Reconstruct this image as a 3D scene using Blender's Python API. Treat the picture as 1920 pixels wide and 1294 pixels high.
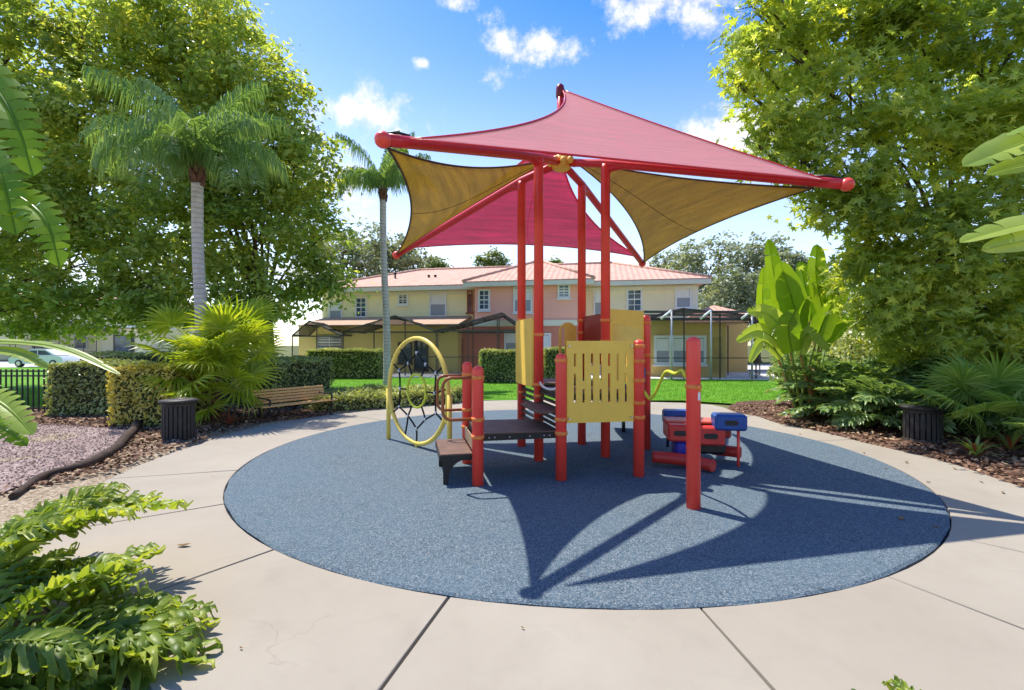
import bpy, math, random
import numpy as np
from math import sin, cos, pi, radians, sqrt, atan2
from mathutils import Vector, Matrix, Euler

scene = bpy.context.scene
for o in list(bpy.data.objects):
    bpy.data.objects.remove(o)

# ------------------------------------------------------------------ camera
EYE = 1.45
FPX = 885.0            # focal length in pixels of the 1920 px wide photograph
cam_data = bpy.data.cameras.new("camera")
cam = bpy.data.objects.new("camera", cam_data)
scene.collection.objects.link(cam)
cam.location = (0, 0, EYE)
cam.rotation_euler = (radians(90), 0, 0)
cam_data.sensor_width = 36
cam_data.lens = 36 * FPX / 1920
cam_data.clip_start = 0.05
cam_data.clip_end = 3000
scene.camera = cam

# ------------------------------------------------------------------ light
SUN_X, SUN_Y = -0.372, 0.352             # towards the sun, per metre of height
ELEV = atan2(1.0, math.hypot(SUN_X, SUN_Y))
AZ = atan2(SUN_X, SUN_Y)
sun_data = bpy.data.lights.new("sun", 'SUN')
sun_data.energy = 2.7
sun_data.angle = radians(0.55)
sun_data.color = (1.0, 0.945, 0.845)
sun = bpy.data.objects.new("sun", sun_data)
scene.collection.objects.link(sun)
sun.rotation_euler = Vector((SUN_X, SUN_Y, 1)).to_track_quat('Z', 'Y').to_euler()

world = bpy.data.worlds.new("World")
scene.world = world
world.use_nodes = True
wn, wl = world.node_tree.nodes, world.node_tree.links
wn.clear()
wout = wn.new('ShaderNodeOutputWorld')
wbg = wn.new('ShaderNodeBackground')
wbg.inputs['Strength'].default_value = 0.15
sky = wn.new('ShaderNodeTexSky')
sky.sky_type = 'NISHITA'
sky.sun_disc = False
sky.sun_elevation = ELEV
sky.sun_rotation = AZ
sky.air_density = 1.0
sky.dust_density = 0.6
sky.ozone_density = 2.2
hsv = wn.new('ShaderNodeHueSaturation')
hsv.inputs['Hue'].default_value = 0.512
wl.new(sky.outputs[0], hsv.inputs['Color'])
tc = wn.new('ShaderNodeTexCoord')


def wmath(op, a, b=None, c=None):
    n = wn.new('ShaderNodeMath'); n.operation = op
    for i, v in enumerate((a, b, c)):
        if v is None: continue
        if isinstance(v, (int, float)): n.inputs[i].default_value = v
        else: wl.new(v, n.inputs[i])
    return n.outputs[0]


def wvec(op, a, b=None):
    n = wn.new('ShaderNodeVectorMath'); n.operation = op
    for i, v in enumerate((a, b)):
        if v is None: continue
        if isinstance(v, (tuple, list)): n.inputs[i].default_value = v
        else: wl.new(v, n.inputs[i])
    return n


def wnoise(vec, scale, detail=6, rough=0.6, off=(0, 0, 0)):
    n = wn.new('ShaderNodeTexNoise')
    n.inputs['Scale'].default_value = scale
    n.inputs['Detail'].default_value = detail
    n.inputs['Roughness'].default_value = rough
    wl.new(wvec('ADD', vec, off).outputs[0], n.inputs['Vector'])
    return n.outputs['Fac']


def wrange(v, a, b, c=0.0, d=1.0):
    n = wn.new('ShaderNodeMapRange'); n.interpolation_type = 'SMOOTHSTEP'
    for i, x in enumerate((v, a, b, c, d)):
        if isinstance(x, (int, float)): n.inputs[i].default_value = x
        else: wl.new(x, n.inputs[i])
    return n.outputs[0]


direction = wvec('NORMALIZE', tc.outputs['Generated']).outputs[0]
sep = wn.new('ShaderNodeSeparateXYZ'); wl.new(direction, sep.inputs[0])
# the blue deepens steadily from the pale horizon to the zenith
wl.new(wrange(sep.outputs['Z'], 0.20, 0.72, 0.98, 1.55), hsv.inputs['Saturation'])
wl.new(wrange(sep.outputs['Z'], 0.1, 0.8, 0.84, 0.72), hsv.inputs['Value'])
# fair-weather clouds: loose cumulus over the whole dome, denser towards the horizon, and the single clouds in view
stretch = wvec('MULTIPLY', direction, (1, 1, 1.9)).outputs[0]
fine = wnoise(direction, 15.0, 8, 0.68, (1.3, 5.2, 2.2))
band = wnoise(stretch, 3.4, 7, 0.58, (0.55, 2.1, 4.0))
low = wrange(sep.outputs['Z'], 0.06, 0.36, 0.17, -0.14)
cloud = wrange(wmath('ADD', wmath('ADD', band, low), wmath('MULTIPLY', fine, .25)), 0.70, 0.98)
CLOUDS = [((1010, 92), 0.075, 0.026, .78), ((950, 85), 0.045, 0.03, .66), ((925, 28), 0.03, .018, .6), ((940, 140), 0.03, .022, .62), ((860, 2), 0.035, 0.014, .75), ((1225, 5), 0.075, 0.035, .85), ((1310, 15), 0.08, 0.04, .7), ((790, 116), 0.014, .009, .75),
          ((1385, 265), 0.11, 0.05, 1.1), ((695, 225), 0.09, 0.045, .68), ((650, 320), .08, .06, .75)]
grain = wmath('MULTIPLY', wmath('SUBTRACT', fine, 0.5), 2.3)
for c, hw, hh, wgt in CLOUDS:
    d = Vector(((c[0] - 960) / FPX, 1, (647 - c[1]) / FPX)).normalized()
    right = d.cross(Vector((0, 0, 1))).normalized()
    up = right.cross(d)
    du = wvec('DOT_PRODUCT', direction, tuple(right / hw)).outputs['Value']
    dv = wvec('DOT_PRODUCT', direction, tuple(up / hh)).outputs['Value']
    front = wmath('LESS_THAN', wvec('DOT_PRODUCT', direction, tuple(d)).outputs['Value'], 0.3)
    r2 = wmath('ADD', wmath('MULTIPLY_ADD', du, du, wmath('MULTIPLY', dv, dv)), wmath('MULTIPLY', front, 50))
    m = wmath('MULTIPLY', wmath('POWER', 2.718, wmath('MULTIPLY', r2, -0.6)), wgt)
    f = wmath('MULTIPLY', wrange(wmath('ADD', m, grain), 0.30, 1.02), wrange(m, 0.03, 0.25))
    cloud = wmath('MAXIMUM', cloud, f)
cloud = wmath('MULTIPLY', cloud, wrange(sep.outputs['Z'], -0.02, 0.03))
shade = wn.new('ShaderNodeMix'); shade.data_type = 'RGBA'
shade.inputs[6].default_value = (2.3, 2.45, 3.0, 1); shade.inputs[7].default_value = (3.1, 3.05, 3.1, 1)
wl.new(wrange(fine, 0.38, 0.6), shade.inputs[0])
cm = wn.new('ShaderNodeMix'); cm.data_type = 'RGBA'
wl.new(cloud, cm.inputs[0]); tint = wvec('MULTIPLY', hsv.outputs[0], (1.02, 0.99, 0.92)); wl.new(tint.outputs[0], cm.inputs[6]); wl.new(shade.outputs[2], cm.inputs[7])
wl.new(cm.outputs[2], wbg.inputs['Color'])
wl.new(wbg.outputs[0], wout.inputs[0])

vs = scene.view_settings
vs.view_transform = 'Standard'; vs.look = 'None'; vs.exposure = 1.36; vs.gamma = 1.0
vs.use_curve_mapping = False
scene.cycles.max_bounces = 8
scene.cycles.diffuse_bounces = 5
scene.cycles.transmission_bounces = 4
scene.cycles.glossy_bounces = 2
scene.cycles.caustics_reflective = False
scene.cycles.caustics_refractive = False
world.cycles.sampling_method = 'MANUAL'
world.cycles.sample_map_resolution = 512
scene.cycles.transparent_max_bounces = 16
scene.cycles.use_denoising = True

# ------------------------------------------------------------------ helpers


def G(px, py, z=0.0):
    """photograph pixel -> point on the level z"""
    Y = FPX * (EYE - z) / (py - 647.0)
    return Vector(((px - 960) / FPX * Y, Y, z))


def P(px, py, Y):
    return Vector(((px - 960) / FPX * Y, Y, EYE + (647 - py) / FPX * Y))


def linear(r, g, b):
    def f(c):
        c /= 255.0
        return c / 12.92 if c <= 0.04045 else ((c + 0.055) / 1.055) ** 2.4
    return (f(r), f(g), f(b))


class NT:
    def __init__(s, name):
        s.m = bpy.data.materials.new(name); s.m.use_nodes = True
        s.n, s.l = s.m.node_tree.nodes, s.m.node_tree.links
        s.n.clear(); s.out = s.n.new('ShaderNodeOutputMaterial')
        s.tc = s.n.new('ShaderNodeTexCoord').outputs['Object']

    def put(s, sock, v):
        if isinstance(v, (int, float)): sock.default_value = v
        elif isinstance(v, (tuple, list)):
            sock.default_value = tuple(v) + ((1,) if len(v) == 3 and len(sock.default_value) == 4 else ())
        else: s.l.new(v, sock)

    def noise(s, scale, detail=4, rough=0.55, dist=0, vec=None, out='Fac'):
        n = s.n.new('ShaderNodeTexNoise'); n.inputs['Scale'].default_value = scale
        n.inputs['Detail'].default_value = detail; n.inputs['Roughness'].default_value = rough
        n.inputs['Distortion'].default_value = dist
        s.l.new(vec or s.tc, n.inputs['Vector']); return n.outputs[out]

    def voronoi(s, scale, out='Color', vec=None, feature='F1'):
        n = s.n.new('ShaderNodeTexVoronoi'); n.feature = feature; n.inputs['Scale'].default_value = scale
        s.l.new(vec or s.tc, n.inputs['Vector']); return n.outputs[out]

    def math(s, op, a, b=0.0, c=0.0):
        n = s.n.new('ShaderNodeMath'); n.operation = op
        s.put(n.inputs[0], a); s.put(n.inputs[1], b); s.put(n.inputs[2], c); return n.outputs[0]

    def mix(s, f, a, b, blend='MIX'):
        n = s.n.new('ShaderNodeMix'); n.data_type = 'RGBA'; n.blend_type = blend
        s.put(n.inputs[0], f); s.put(n.inputs[6], a); s.put(n.inputs[7], b); return n.outputs[2]

    def ramp(s, f, stops, interp='LINEAR'):
        n = s.n.new('ShaderNodeValToRGB'); n.color_ramp.interpolation = interp
        el = n.color_ramp.elements
        while len(el) < len(stops): el.new(0.5)
        for e, (p, c) in zip(el, stops):
            e.position = p; e.color = tuple(c) + (1,) if len(c) == 3 else c
        s.put(n.inputs[0], f); return n.outputs[0]

    def rng(s, v, a, b, c=0.0, d=1.0):
        n = s.n.new('ShaderNodeMapRange'); s.put(n.inputs[0], v)
        for i, x in enumerate((a, b, c, d)): n.inputs[i + 1].default_value = x
        return n.outputs[0]

    def scaled(s, sc):
        n = s.n.new('ShaderNodeVectorMath'); n.operation = 'MULTIPLY'; s.l.new(s.tc, n.inputs[0]); n.inputs[1].default_value = sc
        return n.outputs[0]

    def island(s):
        return s.n.new('ShaderNodeNewGeometry').outputs['Random Per Island']

    def objrand(s):
        return s.n.new('ShaderNodeObjectInfo').outputs['Random']

    def bump(s, h, strength=0.3, dist=0.01):
        n = s.n.new('ShaderNodeBump'); n.inputs['Strength'].default_value = strength; n.inputs['Distance'].default_value = dist
        s.l.new(h, n.inputs['Height']); return n.outputs[0]

    def bsdf(s, color, rough=0.6, spec=0.5, metal=0.0, normal=None, coat=0.0):
        b = s.n.new('ShaderNodeBsdfPrincipled')
        s.put(b.inputs['Base Color'], color); s.put(b.inputs['Roughness'], rough)
        b.inputs['Specular IOR Level'].default_value = spec; b.inputs['Metallic'].default_value = metal
        b.inputs['Coat Weight'].default_value = coat
        if normal is not None: s.l.new(normal, b.inputs['Normal'])
        return b.outputs[0]

    def finish(s, sh):
        s.l.new(sh, s.out.inputs[0]); return s.m


def plain(name, col, rough=0.55, var=0.18, scale=3.0, bump=0.1, bscale=60, spec=0.4, metal=0, coat=0, dirt=None, dirtamt=0.35):
    t = NT(name)
    n1 = t.noise(scale, 6, 0.6)
    lo = tuple(c * (1 - var) for c in col); hi = tuple(min(1, c * (1 + var)) for c in col)
    c = t.mix(t.rng(n1, 0.3, 0.7), lo, hi)
    if dirt:
        c = t.mix(t.math('MULTIPLY', t.rng(t.noise(scale * 2.3, 8, 0.7, 0.6), 0.52, 0.72), dirtamt), c, dirt)
    nb = t.bump(t.noise(bscale, 4), bump, 0.004)
    r = t.math('ADD', t.math('MULTIPLY', t.noise(scale * 4, 5), 0.25), rough - 0.12)
    return t.finish(t.bsdf(c, r, spec, metal, nb, coat))


def foliage(name, dark, mid, light, trans=0.4, scale=0.55, gloss=0.42, yellow=None):
    """leaf blades: every leaf its own tint, drifting over the crown; part of the light passes through"""
    t = NT(name)
    drift = t.rng(t.noise(scale, 3, 0.5), 0.34, 0.66)
    k = t.math('ADD', t.math('MULTIPLY', t.island(), 0.6), t.math('MULTIPLY', drift, 0.4))
    c = t.ramp(k, [(0.0, dark), (0.5, mid), (1.0, light)])
    if yellow:
        c = t.mix(t.rng(t.math('ADD', t.math('MULTIPLY', t.noise(scale * 2.1, 3), 0.8), t.math('MULTIPLY', t.island(), 0.35)), 0.62, 0.78), c, yellow)
    b = t.bsdf(c, gloss, 0.35)
    tr = t.n.new('ShaderNodeBsdfTranslucent')
    t.l.new(t.mix(1.0, c, (1.55, 1.45, 0.55), 'MULTIPLY'), tr.inputs[0])
    mx = t.n.new('ShaderNodeMixShader'); mx.inputs[0].default_value = trans
    t.l.new(b, mx.inputs[1]); t.l.new(tr.outputs[0], mx.inputs[2])
    return t.finish(mx.outputs[0])


class MB:
    """collects shapes (world coordinates) for ONE mesh"""
    def __init__(s):
        s.v, s.f, s.smooth = [], [], []

    def add(s, verts, faces, smooth=False):
        o = len(s.v)
        s.v.extend([tuple(p) for p in verts])
        s.f.extend([tuple(i + o for i in f) for f in faces])
        s.smooth.extend([smooth] * len(faces))
        return s

    def box(s, c, size, rz=0.0, rot=None, bevel=0.0):
        hx, hy, hz = size[0] / 2, size[1] / 2, size[2] / 2
        R = rot if rot is not None else Matrix.Rotation(rz, 3, 'Z')
        c = Vector(c)
        b = min(bevel, hx * .9, hy * .9, hz * .9)
        if b <= 0:
            vs = [R @ Vector((x * hx, y * hy, z * hz)) + c for z in (-1, 1) for y in (-1, 1) for x in (-1, 1)]
            s.add(vs, [(0, 2, 3, 1), (4, 5, 7, 6), (0, 1, 5, 4), (2, 6, 7, 3), (0, 4, 6, 2), (1, 3, 7, 5)])
            return s
        idx, vs = {}, []
        for z in (-1, 1):
            for y in (-1, 1):
                for x in (-1, 1):
                    for ax in range(3):
                        q = [x * (hx - b), y * (hy - b), z * (hz - b)]
                        q[ax] = (x * hx, y * hy, z * hz)[ax]
                        idx[(x, y, z, ax)] = len(vs); vs.append(R @ Vector(q) + c)
        F = []
        def k(x, y, z, a): return idx[(x, y, z, a)]
        for sg in (-1, 1):
            q = [k(sg, -1, -1, 0), k(sg, 1, -1, 0), k(sg, 1, 1, 0), k(sg, -1, 1, 0)]; F.append(q if sg > 0 else q[::-1])
            q = [k(-1, sg, -1, 1), k(1, sg, -1, 1), k(1, sg, 1, 1), k(-1, sg, 1, 1)]; F.append(q[::-1] if sg > 0 else q)
            q = [k(-1, -1, sg, 2), k(1, -1, sg, 2), k(1, 1, sg, 2), k(-1, 1, sg, 2)]; F.append(q if sg > 0 else q[::-1])
        for a in (-1, 1):
            for d in (-1, 1):
                q = [k(a, d, -1, 0), k(a, d, 1, 0), k(a, d, 1, 1), k(a, d, -1, 1)]; F.append(q[::-1] if a * d > 0 else q)
                q = [k(a, -1, d, 0), k(a, 1, d, 0), k(a, 1, d, 2), k(a, -1, d, 2)]; F.append(q if a * d > 0 else q[::-1])
                q = [k(-1, a, d, 1), k(1, a, d, 1), k(1, a, d, 2), k(-1, a, d, 2)]; F.append(q[::-1] if a * d > 0 else q)
        for x in (-1, 1):
            for y in (-1, 1):
                for z in (-1, 1):
                    q = [k(x, y, z, 0), k(x, y, z, 1), k(x, y, z, 2)]; F.append(q if x * y * z > 0 else q[::-1])
        s.add(vs, F)
        return s

    def bar(s, a, b, w, h):
        """box from a to b, w across, h up"""
        a, b = Vector(a), Vector(b); d = (b - a); L = d.length
        x = d.normalized(); up = Vector((0, 0, 1)) if abs(x.z) < 0.95 else Vector((0, 1, 0))
        y = up.cross(x).normalized(); z = x.cross(y)
        R = Matrix((x, y, z)).transposed()
        return s.box((a + b) / 2, (L, w, h), rot=R)

    def tube(s, pts, rad, seg=10, cap=True, closed=False):
        pts = [Vector(p) for p in pts]; n = len(pts)
        rs = rad if isinstance(rad, (list, tuple)) else [rad] * n
        t0 = (pts[1] - pts[0]).normalized()
        ref = Vector((0, 0, 1)) if abs(t0.z) < 0.9 else Vector((1, 0, 0))
        nv = (ref - t0 * ref.dot(t0)).normalized()
        vs, rings = [], []
        for i, p in enumerate(pts):
            if closed: t = (pts[(i + 1) % n] - pts[i - 1]).normalized()
            else: t = (pts[min(i + 1, n - 1)] - pts[max(i - 1, 0)]).normalized()
            nv = (nv - t * nv.dot(t))
            nv = nv.normalized() if nv.length > 1e-6 else t.orthogonal().normalized()
            bv = t.cross(nv)
            rings.append(len(vs))
            for k in range(seg):
                a = 2 * pi * k / seg
                vs.append(p + (nv * cos(a) + bv * sin(a)) * rs[i])
        F = []
        for i in range(n if closed else n - 1):
            a, b = rings[i], rings[(i + 1) % n]
            for k in range(seg):
                F.append((a + k, a + (k + 1) % seg, b + (k + 1) % seg, b + k))
        s.add(vs, F, True)
        if cap and not closed:
            o = len(s.v) - len(vs)
            s.f.append(tuple(o + rings[0] + k for k in reversed(range(seg)))); s.smooth.append(False)
            s.f.append(tuple(o + rings[-1] + k for k in range(seg))); s.smooth.append(False)
        return s

    def lathe(s, prof, c=(0, 0, 0), seg=24):
        vs, F = [], []
        c = Vector(c)
        for r, z in prof:
            for k in range(seg):
                a = 2 * pi * k / seg
                vs.append(c + Vector((r * cos(a), r * sin(a), z)))
        for i in range(len(prof) - 1):
            for k in range(seg):
                F.append((i * seg + k, i * seg + (k + 1) % seg, (i + 1) * seg + (k + 1) % seg, (i + 1) * seg + k))
        s.add(vs, F, True)
        o = len(s.v) - len(vs)
        s.f.append(tuple(o + k for k in reversed(range(seg)))); s.smooth.append(False)
        s.f.append(tuple(o + (len(prof) - 1) * seg + k for k in range(seg))); s.smooth.append(False)
        return s

    def prism(s, poly, z0, z1):
        n = len(poly)
        vs = [(p[0], p[1], z0) for p in poly] + [(p[0], p[1], z1) for p in poly]
        F = [tuple(reversed(range(n))), tuple(range(n, 2 * n))] + [(i, (i + 1) % n, n + (i + 1) % n, n + i) for i in range(n)]
        return s.add(vs, F)

    def slab(s, poly3, thick):
        """flat polygon given in 3-D, thickened along its normal"""
        poly3 = [Vector(p) for p in poly3]
        nrm = Vector((0, 0, 0))
        for i in range(len(poly3)):
            nrm += poly3[i].cross(poly3[(i + 1) % len(poly3)])
        nrm.normalize(); n = len(poly3)
        vs = [p - nrm * thick / 2 for p in poly3] + [p + nrm * thick / 2 for p in poly3]
        F = [tuple(reversed(range(n))), tuple(range(n, 2 * n))] + [(i, (i + 1) % n, n + (i + 1) % n, n + i) for i in range(n)]
        return s.add(vs, F)

    def mesh(s, name, off=Vector((0, 0, 0))):
        me = bpy.data.meshes.new(name)
        me.from_pydata([(p[0] - off[0], p[1] - off[1], p[2] - off[2]) for p in s.v], [], s.f)
        me.polygons.foreach_set('use_smooth', s.smooth)
        me.update()
        return me


def link(name, data, parent=None):
    o = bpy.data.objects.new(name, data)
    scene.collection.objects.link(o)
    if parent is not None: o.parent = parent
    return o


def root_loc(o):
    while o.parent is not None: o = o.parent
    return o.location


def part(parent, name, mb, mat, label=None):
    """a part (or sub-part) given in world coordinates, of a thing whose Empty is not rotated"""
    me = mb.mesh(name, root_loc(parent)); me.materials.append(mat)
    o = link(name, me, parent)
    if label: o['label'] = label
    return o


def local_part(parent, name, mb, mat, label=None):
    """a part given in its thing's own coordinates"""
    me = mb.mesh(name); me.materials.append(mat)
    o = link(name, me, parent)
    if label: o['label'] = label
    return o


def tag(o, label, cat, group=None):
    o['label'] = label; o['category'] = cat
    if group: o['group'] = group
    return o


def thing(name, label, cat, loc=(0, 0, 0), rz=0.0, group=None):
    o = link(name, None); o.location = loc; o.rotation_euler = (0, 0, rz)
    return tag(o, label, cat, group)


def structure(name, mb, mat):
    me = mb.mesh(name); me.materials.append(mat)
    o = link(name, me); o['kind'] = 'structure'; return o


def np_mesh(name, verts, tris, mat, smooth=False):
    me = bpy.data.meshes.new(name)
    nv, nf = len(verts), len(tris)
    k = tris.shape[1]
    me.vertices.add(nv); me.vertices.foreach_set('co', np.ascontiguousarray(verts, dtype=np.float32).ravel())
    me.loops.add(nf * k); me.loops.foreach_set('vertex_index', np.ascontiguousarray(tris, dtype=np.int32).ravel())
    me.polygons.add(nf); me.polygons.foreach_set('loop_start', np.arange(0, nf * k, k, dtype=np.int32))
    me.polygons.foreach_set('use_smooth', np.full(nf, smooth, dtype=bool))
    me.update(calc_edges=True)
    me.materials.append(mat)
    return me


RHOMB = (np.array([(0, -.5, 0), (.27, -.08, .07), (.2, .2, .06), (0, .55, -.05), (-.2, .2, .06), (-.27, -.08, .07)]), np.array([(0, 1, 2), (0, 2, 3), (0, 3, 4), (0, 4, 5)]))
BLADE = (np.array([(-.09, -.5, 0), (.09, -.5, 0), (0, .5, .1)]), np.array([(0, 1, 2)]))
CHIP = (np.array([(-.3, -.5, 0), (.3, -.42, .05), (.22, .5, .1), (-.25, .4, 0)]), np.array([(0, 1, 2), (0, 2, 3)]))


def star_leaf():
    v, n = [(0, -.12, 0)], 0
    lobes = [(-75, .34), (-52, .17), (-25, .5), (5, .2), (40, .52), (62, .24), (90, .66), (118, .24), (140, .52), (175, .2), (205, .5), (232, .17), (255, .34)]
    for a, r in lobes:
        a = radians(a); v.append((r * cos(a), r * sin(a) - .1, -0.28 * r * r + .07 * abs(cos(a))))
    t = [(0, i, i + 1) for i in range(1, len(v) - 1)]
    return np.array(v), np.array(t)


STAR = star_leaf()


def scatter(pts, nrm, size, tmpl, rng, spread=0.8, jitter=0.48):
    """leaf-sized faces at pts; nrm gives the mean facing of each"""
    tv, tt = tmpl
    n = len(pts)
    N = nrm + rng.normal(0, spread, (n, 3)); N /= np.linalg.norm(N, axis=1, keepdims=True) + 1e-9
    T = rng.normal(0, 1, (n, 3)); T -= N * (T * N).sum(1, keepdims=True); T /= np.linalg.norm(T, axis=1, keepdims=True) + 1e-9
    B = np.cross(N, T)
    sz = (size * rng.uniform(1 - jitter, 1 + jitter, n))[:, None, None]
    V = pts[:, None, :] + sz * (tv[None, :, 0:1] * T[:, None, :] + tv[None, :, 1:2] * B[:, None, :] + tv[None, :, 2:3] * N[:, None, :])
    F = tt[None] + (np.arange(n) * len(tv))[:, None, None]
    return V.reshape(-1, 3), F.reshape(-1, tt.shape[1])


def in_poly(x, y, poly):
    inside = np.zeros(len(x), bool); j = len(poly) - 1
    for i in range(len(poly)):
        xi, yi = poly[i][0], poly[i][1]; xj, yj = poly[j][0], poly[j][1]
        c = ((yi > y) != (yj > y)) & (x < (xj - xi) * (y - yi) / (yj - yi + 1e-12) + xi)
        inside ^= c; j = i
    return inside


def smooth_curve(pts, n=8):
    pts = [Vector(p) for p in pts]; out = []
    for i in range(len(pts) - 1):
        p0, p1, p2, p3 = pts[max(i - 1, 0)], pts[i], pts[i + 1], pts[min(i + 2, len(pts) - 1)]
        for k in range(n):
            t = k / n
            out.append(0.5 * ((2 * p1) + (p2 - p0) * t + (2 * p0 - 5 * p1 + 4 * p2 - p3) * t * t + (3 * p1 - p0 - 3 * p2 + p3) * t ** 3))
    out.append(pts[-1]); return out

# ------------------------------------------------------------------ materials
RED = plain('red_powder_coat', (0.92, 0.075, 0.052), 0.36, 0.10, 2.5, 0.05, 120, 0.45, dirt=(0.42, 0.06, 0.05), dirtamt=.3)
RED_BAR = plain('red_beam_coat', (0.70, 0.028, 0.035), 0.36, 0.10, 2.5, 0.05, 120, 0.45)
YELLOW = plain('yellow_plastic', (0.98, 0.60, 0.09), 0.42, 0.07, 3, 0.08, 90, 0.4, dirt=(0.6, 0.36, 0.06), dirtamt=.3)
PALE_YELLOW = plain('yellow_tube_coat', (0.84, 0.62, 0.12), 0.4, 0.10, 4, 0.05, 90, 0.4)
ORANGE = plain('orange_clamp_coat', (0.85, 0.24, 0.05), 0.4, 0.12, 8, 0.05, 90, 0.4)
BROWN_RAIL = plain('brown_rail_coat', (0.30, 0.09, 0.02), 0.35, 0.2, 8, 0.05, 90, 0.5)
DECK = plain('brown_deck_coating', (0.15, 0.085, 0.06), 0.6, 0.25, 6, 0.4, 160, 0.3, dirt=(0.16, 0.1, 0.08), dirtamt=.4)
DECK_EDGE = plain('dark_deck_edge', (0.018, 0.013, 0.012), 0.5, 0.2, 9, 0.2, 120, 0.4)
STEEL = plain('galvanised_bolt', (0.6, 0.6, 0.62), 0.35, 0.1, 20, 0.05, 90, 0.5, 0.9)
BLUE_PLASTIC = plain('blue_plastic', (0.015, 0.075, 0.30), 0.36, 0.15, 5, 0.06, 90, 0.45)
BLACK_METAL = plain('black_iron', (0.016, 0.015, 0.015), 0.45, 0.3, 10, 0.15, 90, 0.45)
BLACK_ROPE = plain('black_rope', (0.015, 0.015, 0.016), 0.8, 0.3, 40, 0.6, 260, 0.2)
YELLOW_ROPE = plain('lime_rope', (0.62, 0.66, 0.06), 0.6, 0.2, 40, 0.4, 260, 0.2)
BARK = plain('tree_bark', (0.10, 0.075, 0.05), 0.9, 0.4, 5, 0.9, 28, 0.15)
PALM_GREY = NT('palm_trunk_grey')
t = PALM_GREY
w = t.n.new('ShaderNodeTexWave'); w.wave_type = 'BANDS'; w.bands_direction = 'Z'; w.inputs['Scale'].default_value = 2.6; w.inputs['Distortion'].default_value = 2.5
t.l.new(t.tc, w.inputs[0])
c = t.mix(t.rng(t.noise(6, 6, .65), .3, .7), (0.50, 0.42, 0.36), (0.70, 0.61, 0.55))
c = t.mix(t.math('MULTIPLY', t.rng(w.outputs['Fac'], 0.0, 0.16, 1, 0), .55), c, (0.22, 0.19, 0.15))
PALM_GREY = t.finish(t.bsdf(c, .85, .2, normal=t.bump(w.outputs['Fac'], .5, .02)))
PALM_BOOT = plain('palm_leaf_base', (0.16, 0.075, 0.05), 0.8, 0.45, 9, 0.8, 40, 0.2)
STEM_ORANGE = plain('plant_stem_ochre', (0.40, 0.21, 0.06), 0.6, 0.35, 7, 0.4, 40, 0.3, dirt=(0.10, .06, .03), dirtamt=.6)
STEM_GREEN = plain('plant_stem_green', (0.17, 0.26, 0.05), 0.5, 0.3, 7, 0.2, 40, 0.35)
LOG = plain('edging_timber', (0.06, 0.04, 0.03), 0.85, 0.4, 7, 0.9, 30, 0.2)
TRASH = plain('dark_recycled_slat', (0.03, 0.027, 0.026), 0.55, 0.35, 14, 0.4, 60, 0.35, dirt=(.11, .10, .095), dirtamt=.5)
FROND = foliage('queen_palm_leaflet', (0.10, 0.19, 0.06), (0.19, 0.31, 0.11), (0.36, 0.48, 0.22), 0.42, 0.9)
FAN = foliage('fan_palm_leaf', (0.16, 0.26, 0.02), (0.34, 0.43, 0.03), (0.55, 0.58, 0.06), 0.45, 1.6)
FAN_DARK = foliage('fan_palm_leaf_green', (0.13, 0.24, 0.04), (0.25, 0.38, 0.08), (0.42, 0.54, 0.15), 0.45, 1.6)
PADDLE = foliage('paddle_leaf', (0.11, 0.21, 0.015), (0.19, 0.33, 0.02), (0.30, 0.44, 0.03), 0.45, 1.4, 0.33)
PADDLE_PALE = foliage('paddle_leaf_pale', (0.25, 0.36, 0.06), (0.36, 0.47, 0.09), (0.5, 0.58, 0.14), 0.45, 1.4, 0.36)
LOBED = foliage('lobed_leaf', (0.09, 0.15, 0.02), (0.22, 0.31, 0.04), (0.47, 0.51, 0.10), 0.44, 4.0, 0.42)
LOBED_DARK = foliage('lobed_leaf_deep_green', (0.09, 0.17, 0.06), (0.20, 0.31, 0.11), (0.45, 0.54, 0.28), 0.35, 2.0, 0.24)
FERN = foliage('strap_leaf_green', (0.13, 0.19, 0.04), (0.26, 0.34, 0.09), (0.5, 0.55, 0.22), 0.38, 2.0, 0.34)
CORDYLINE = foliage('red_leaf_base', (0.16, 0.05, 0.03), (0.28, 0.08, 0.04), (0.24, 0.17, 0.05), 0.3, 2.0, 0.4)
OAK = foliage('broad_tree_leaf', (0.14, 0.20, 0.05), (0.33, 0.43, 0.11), (0.66, 0.72, 0.33), 0.58, 0.45, 0.24, yellow=(0.52, 0.52, 0.12))
MAPLE = foliage('star_tree_leaf', (0.16, 0.23, 0.05), (0.36, 0.46, 0.10), (0.66, 0.73, 0.27), 0.58, 0.7, 0.24, yellow=(0.58, 0.60, 0.09))
FAR_LEAF = foliage('far_tree_leaf', (0.13, 0.17, 0.10), (0.26, 0.30, 0.20), (0.46, 0.50, 0.38), 0.32, 0.2)
FAR_BRIGHT = foliage('far_tree_leaf_bright', (0.08, 0.13, 0.03), (0.16, 0.22, 0.05), (0.28, 0.33, 0.09), 0.3, 0.3)
HEDGE_LEAF = foliage('hedge_leaf', (0.15, 0.18, 0.055), (0.36, 0.40, 0.14), (0.66, 0.68, 0.36), 0.38, 1.2, .3)
HEDGE_YELLOW = foliage('hedge_leaf_golden', (0.34, 0.30, 0.06), (0.60, 0.53, 0.13), (0.80, 0.72, 0.30), 0.38, 1.2)
HEDGE_CORE = plain('hedge_twigs', (0.05, 0.055, 0.025), 0.9, 0.4, 9, 0.5, 40, 0.1)
GRASS = foliage('lawn_blade', (0.065, 0.19, 0.01), (0.12, 0.30, 0.015), (0.22, 0.42, 0.03), 0.4, 0.5, 0.5)
DEAD = plain('dry_leaf', (0.26, 0.16, 0.07), 0.8, 0.4, 20, 0.3, 60, 0.2)
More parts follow.
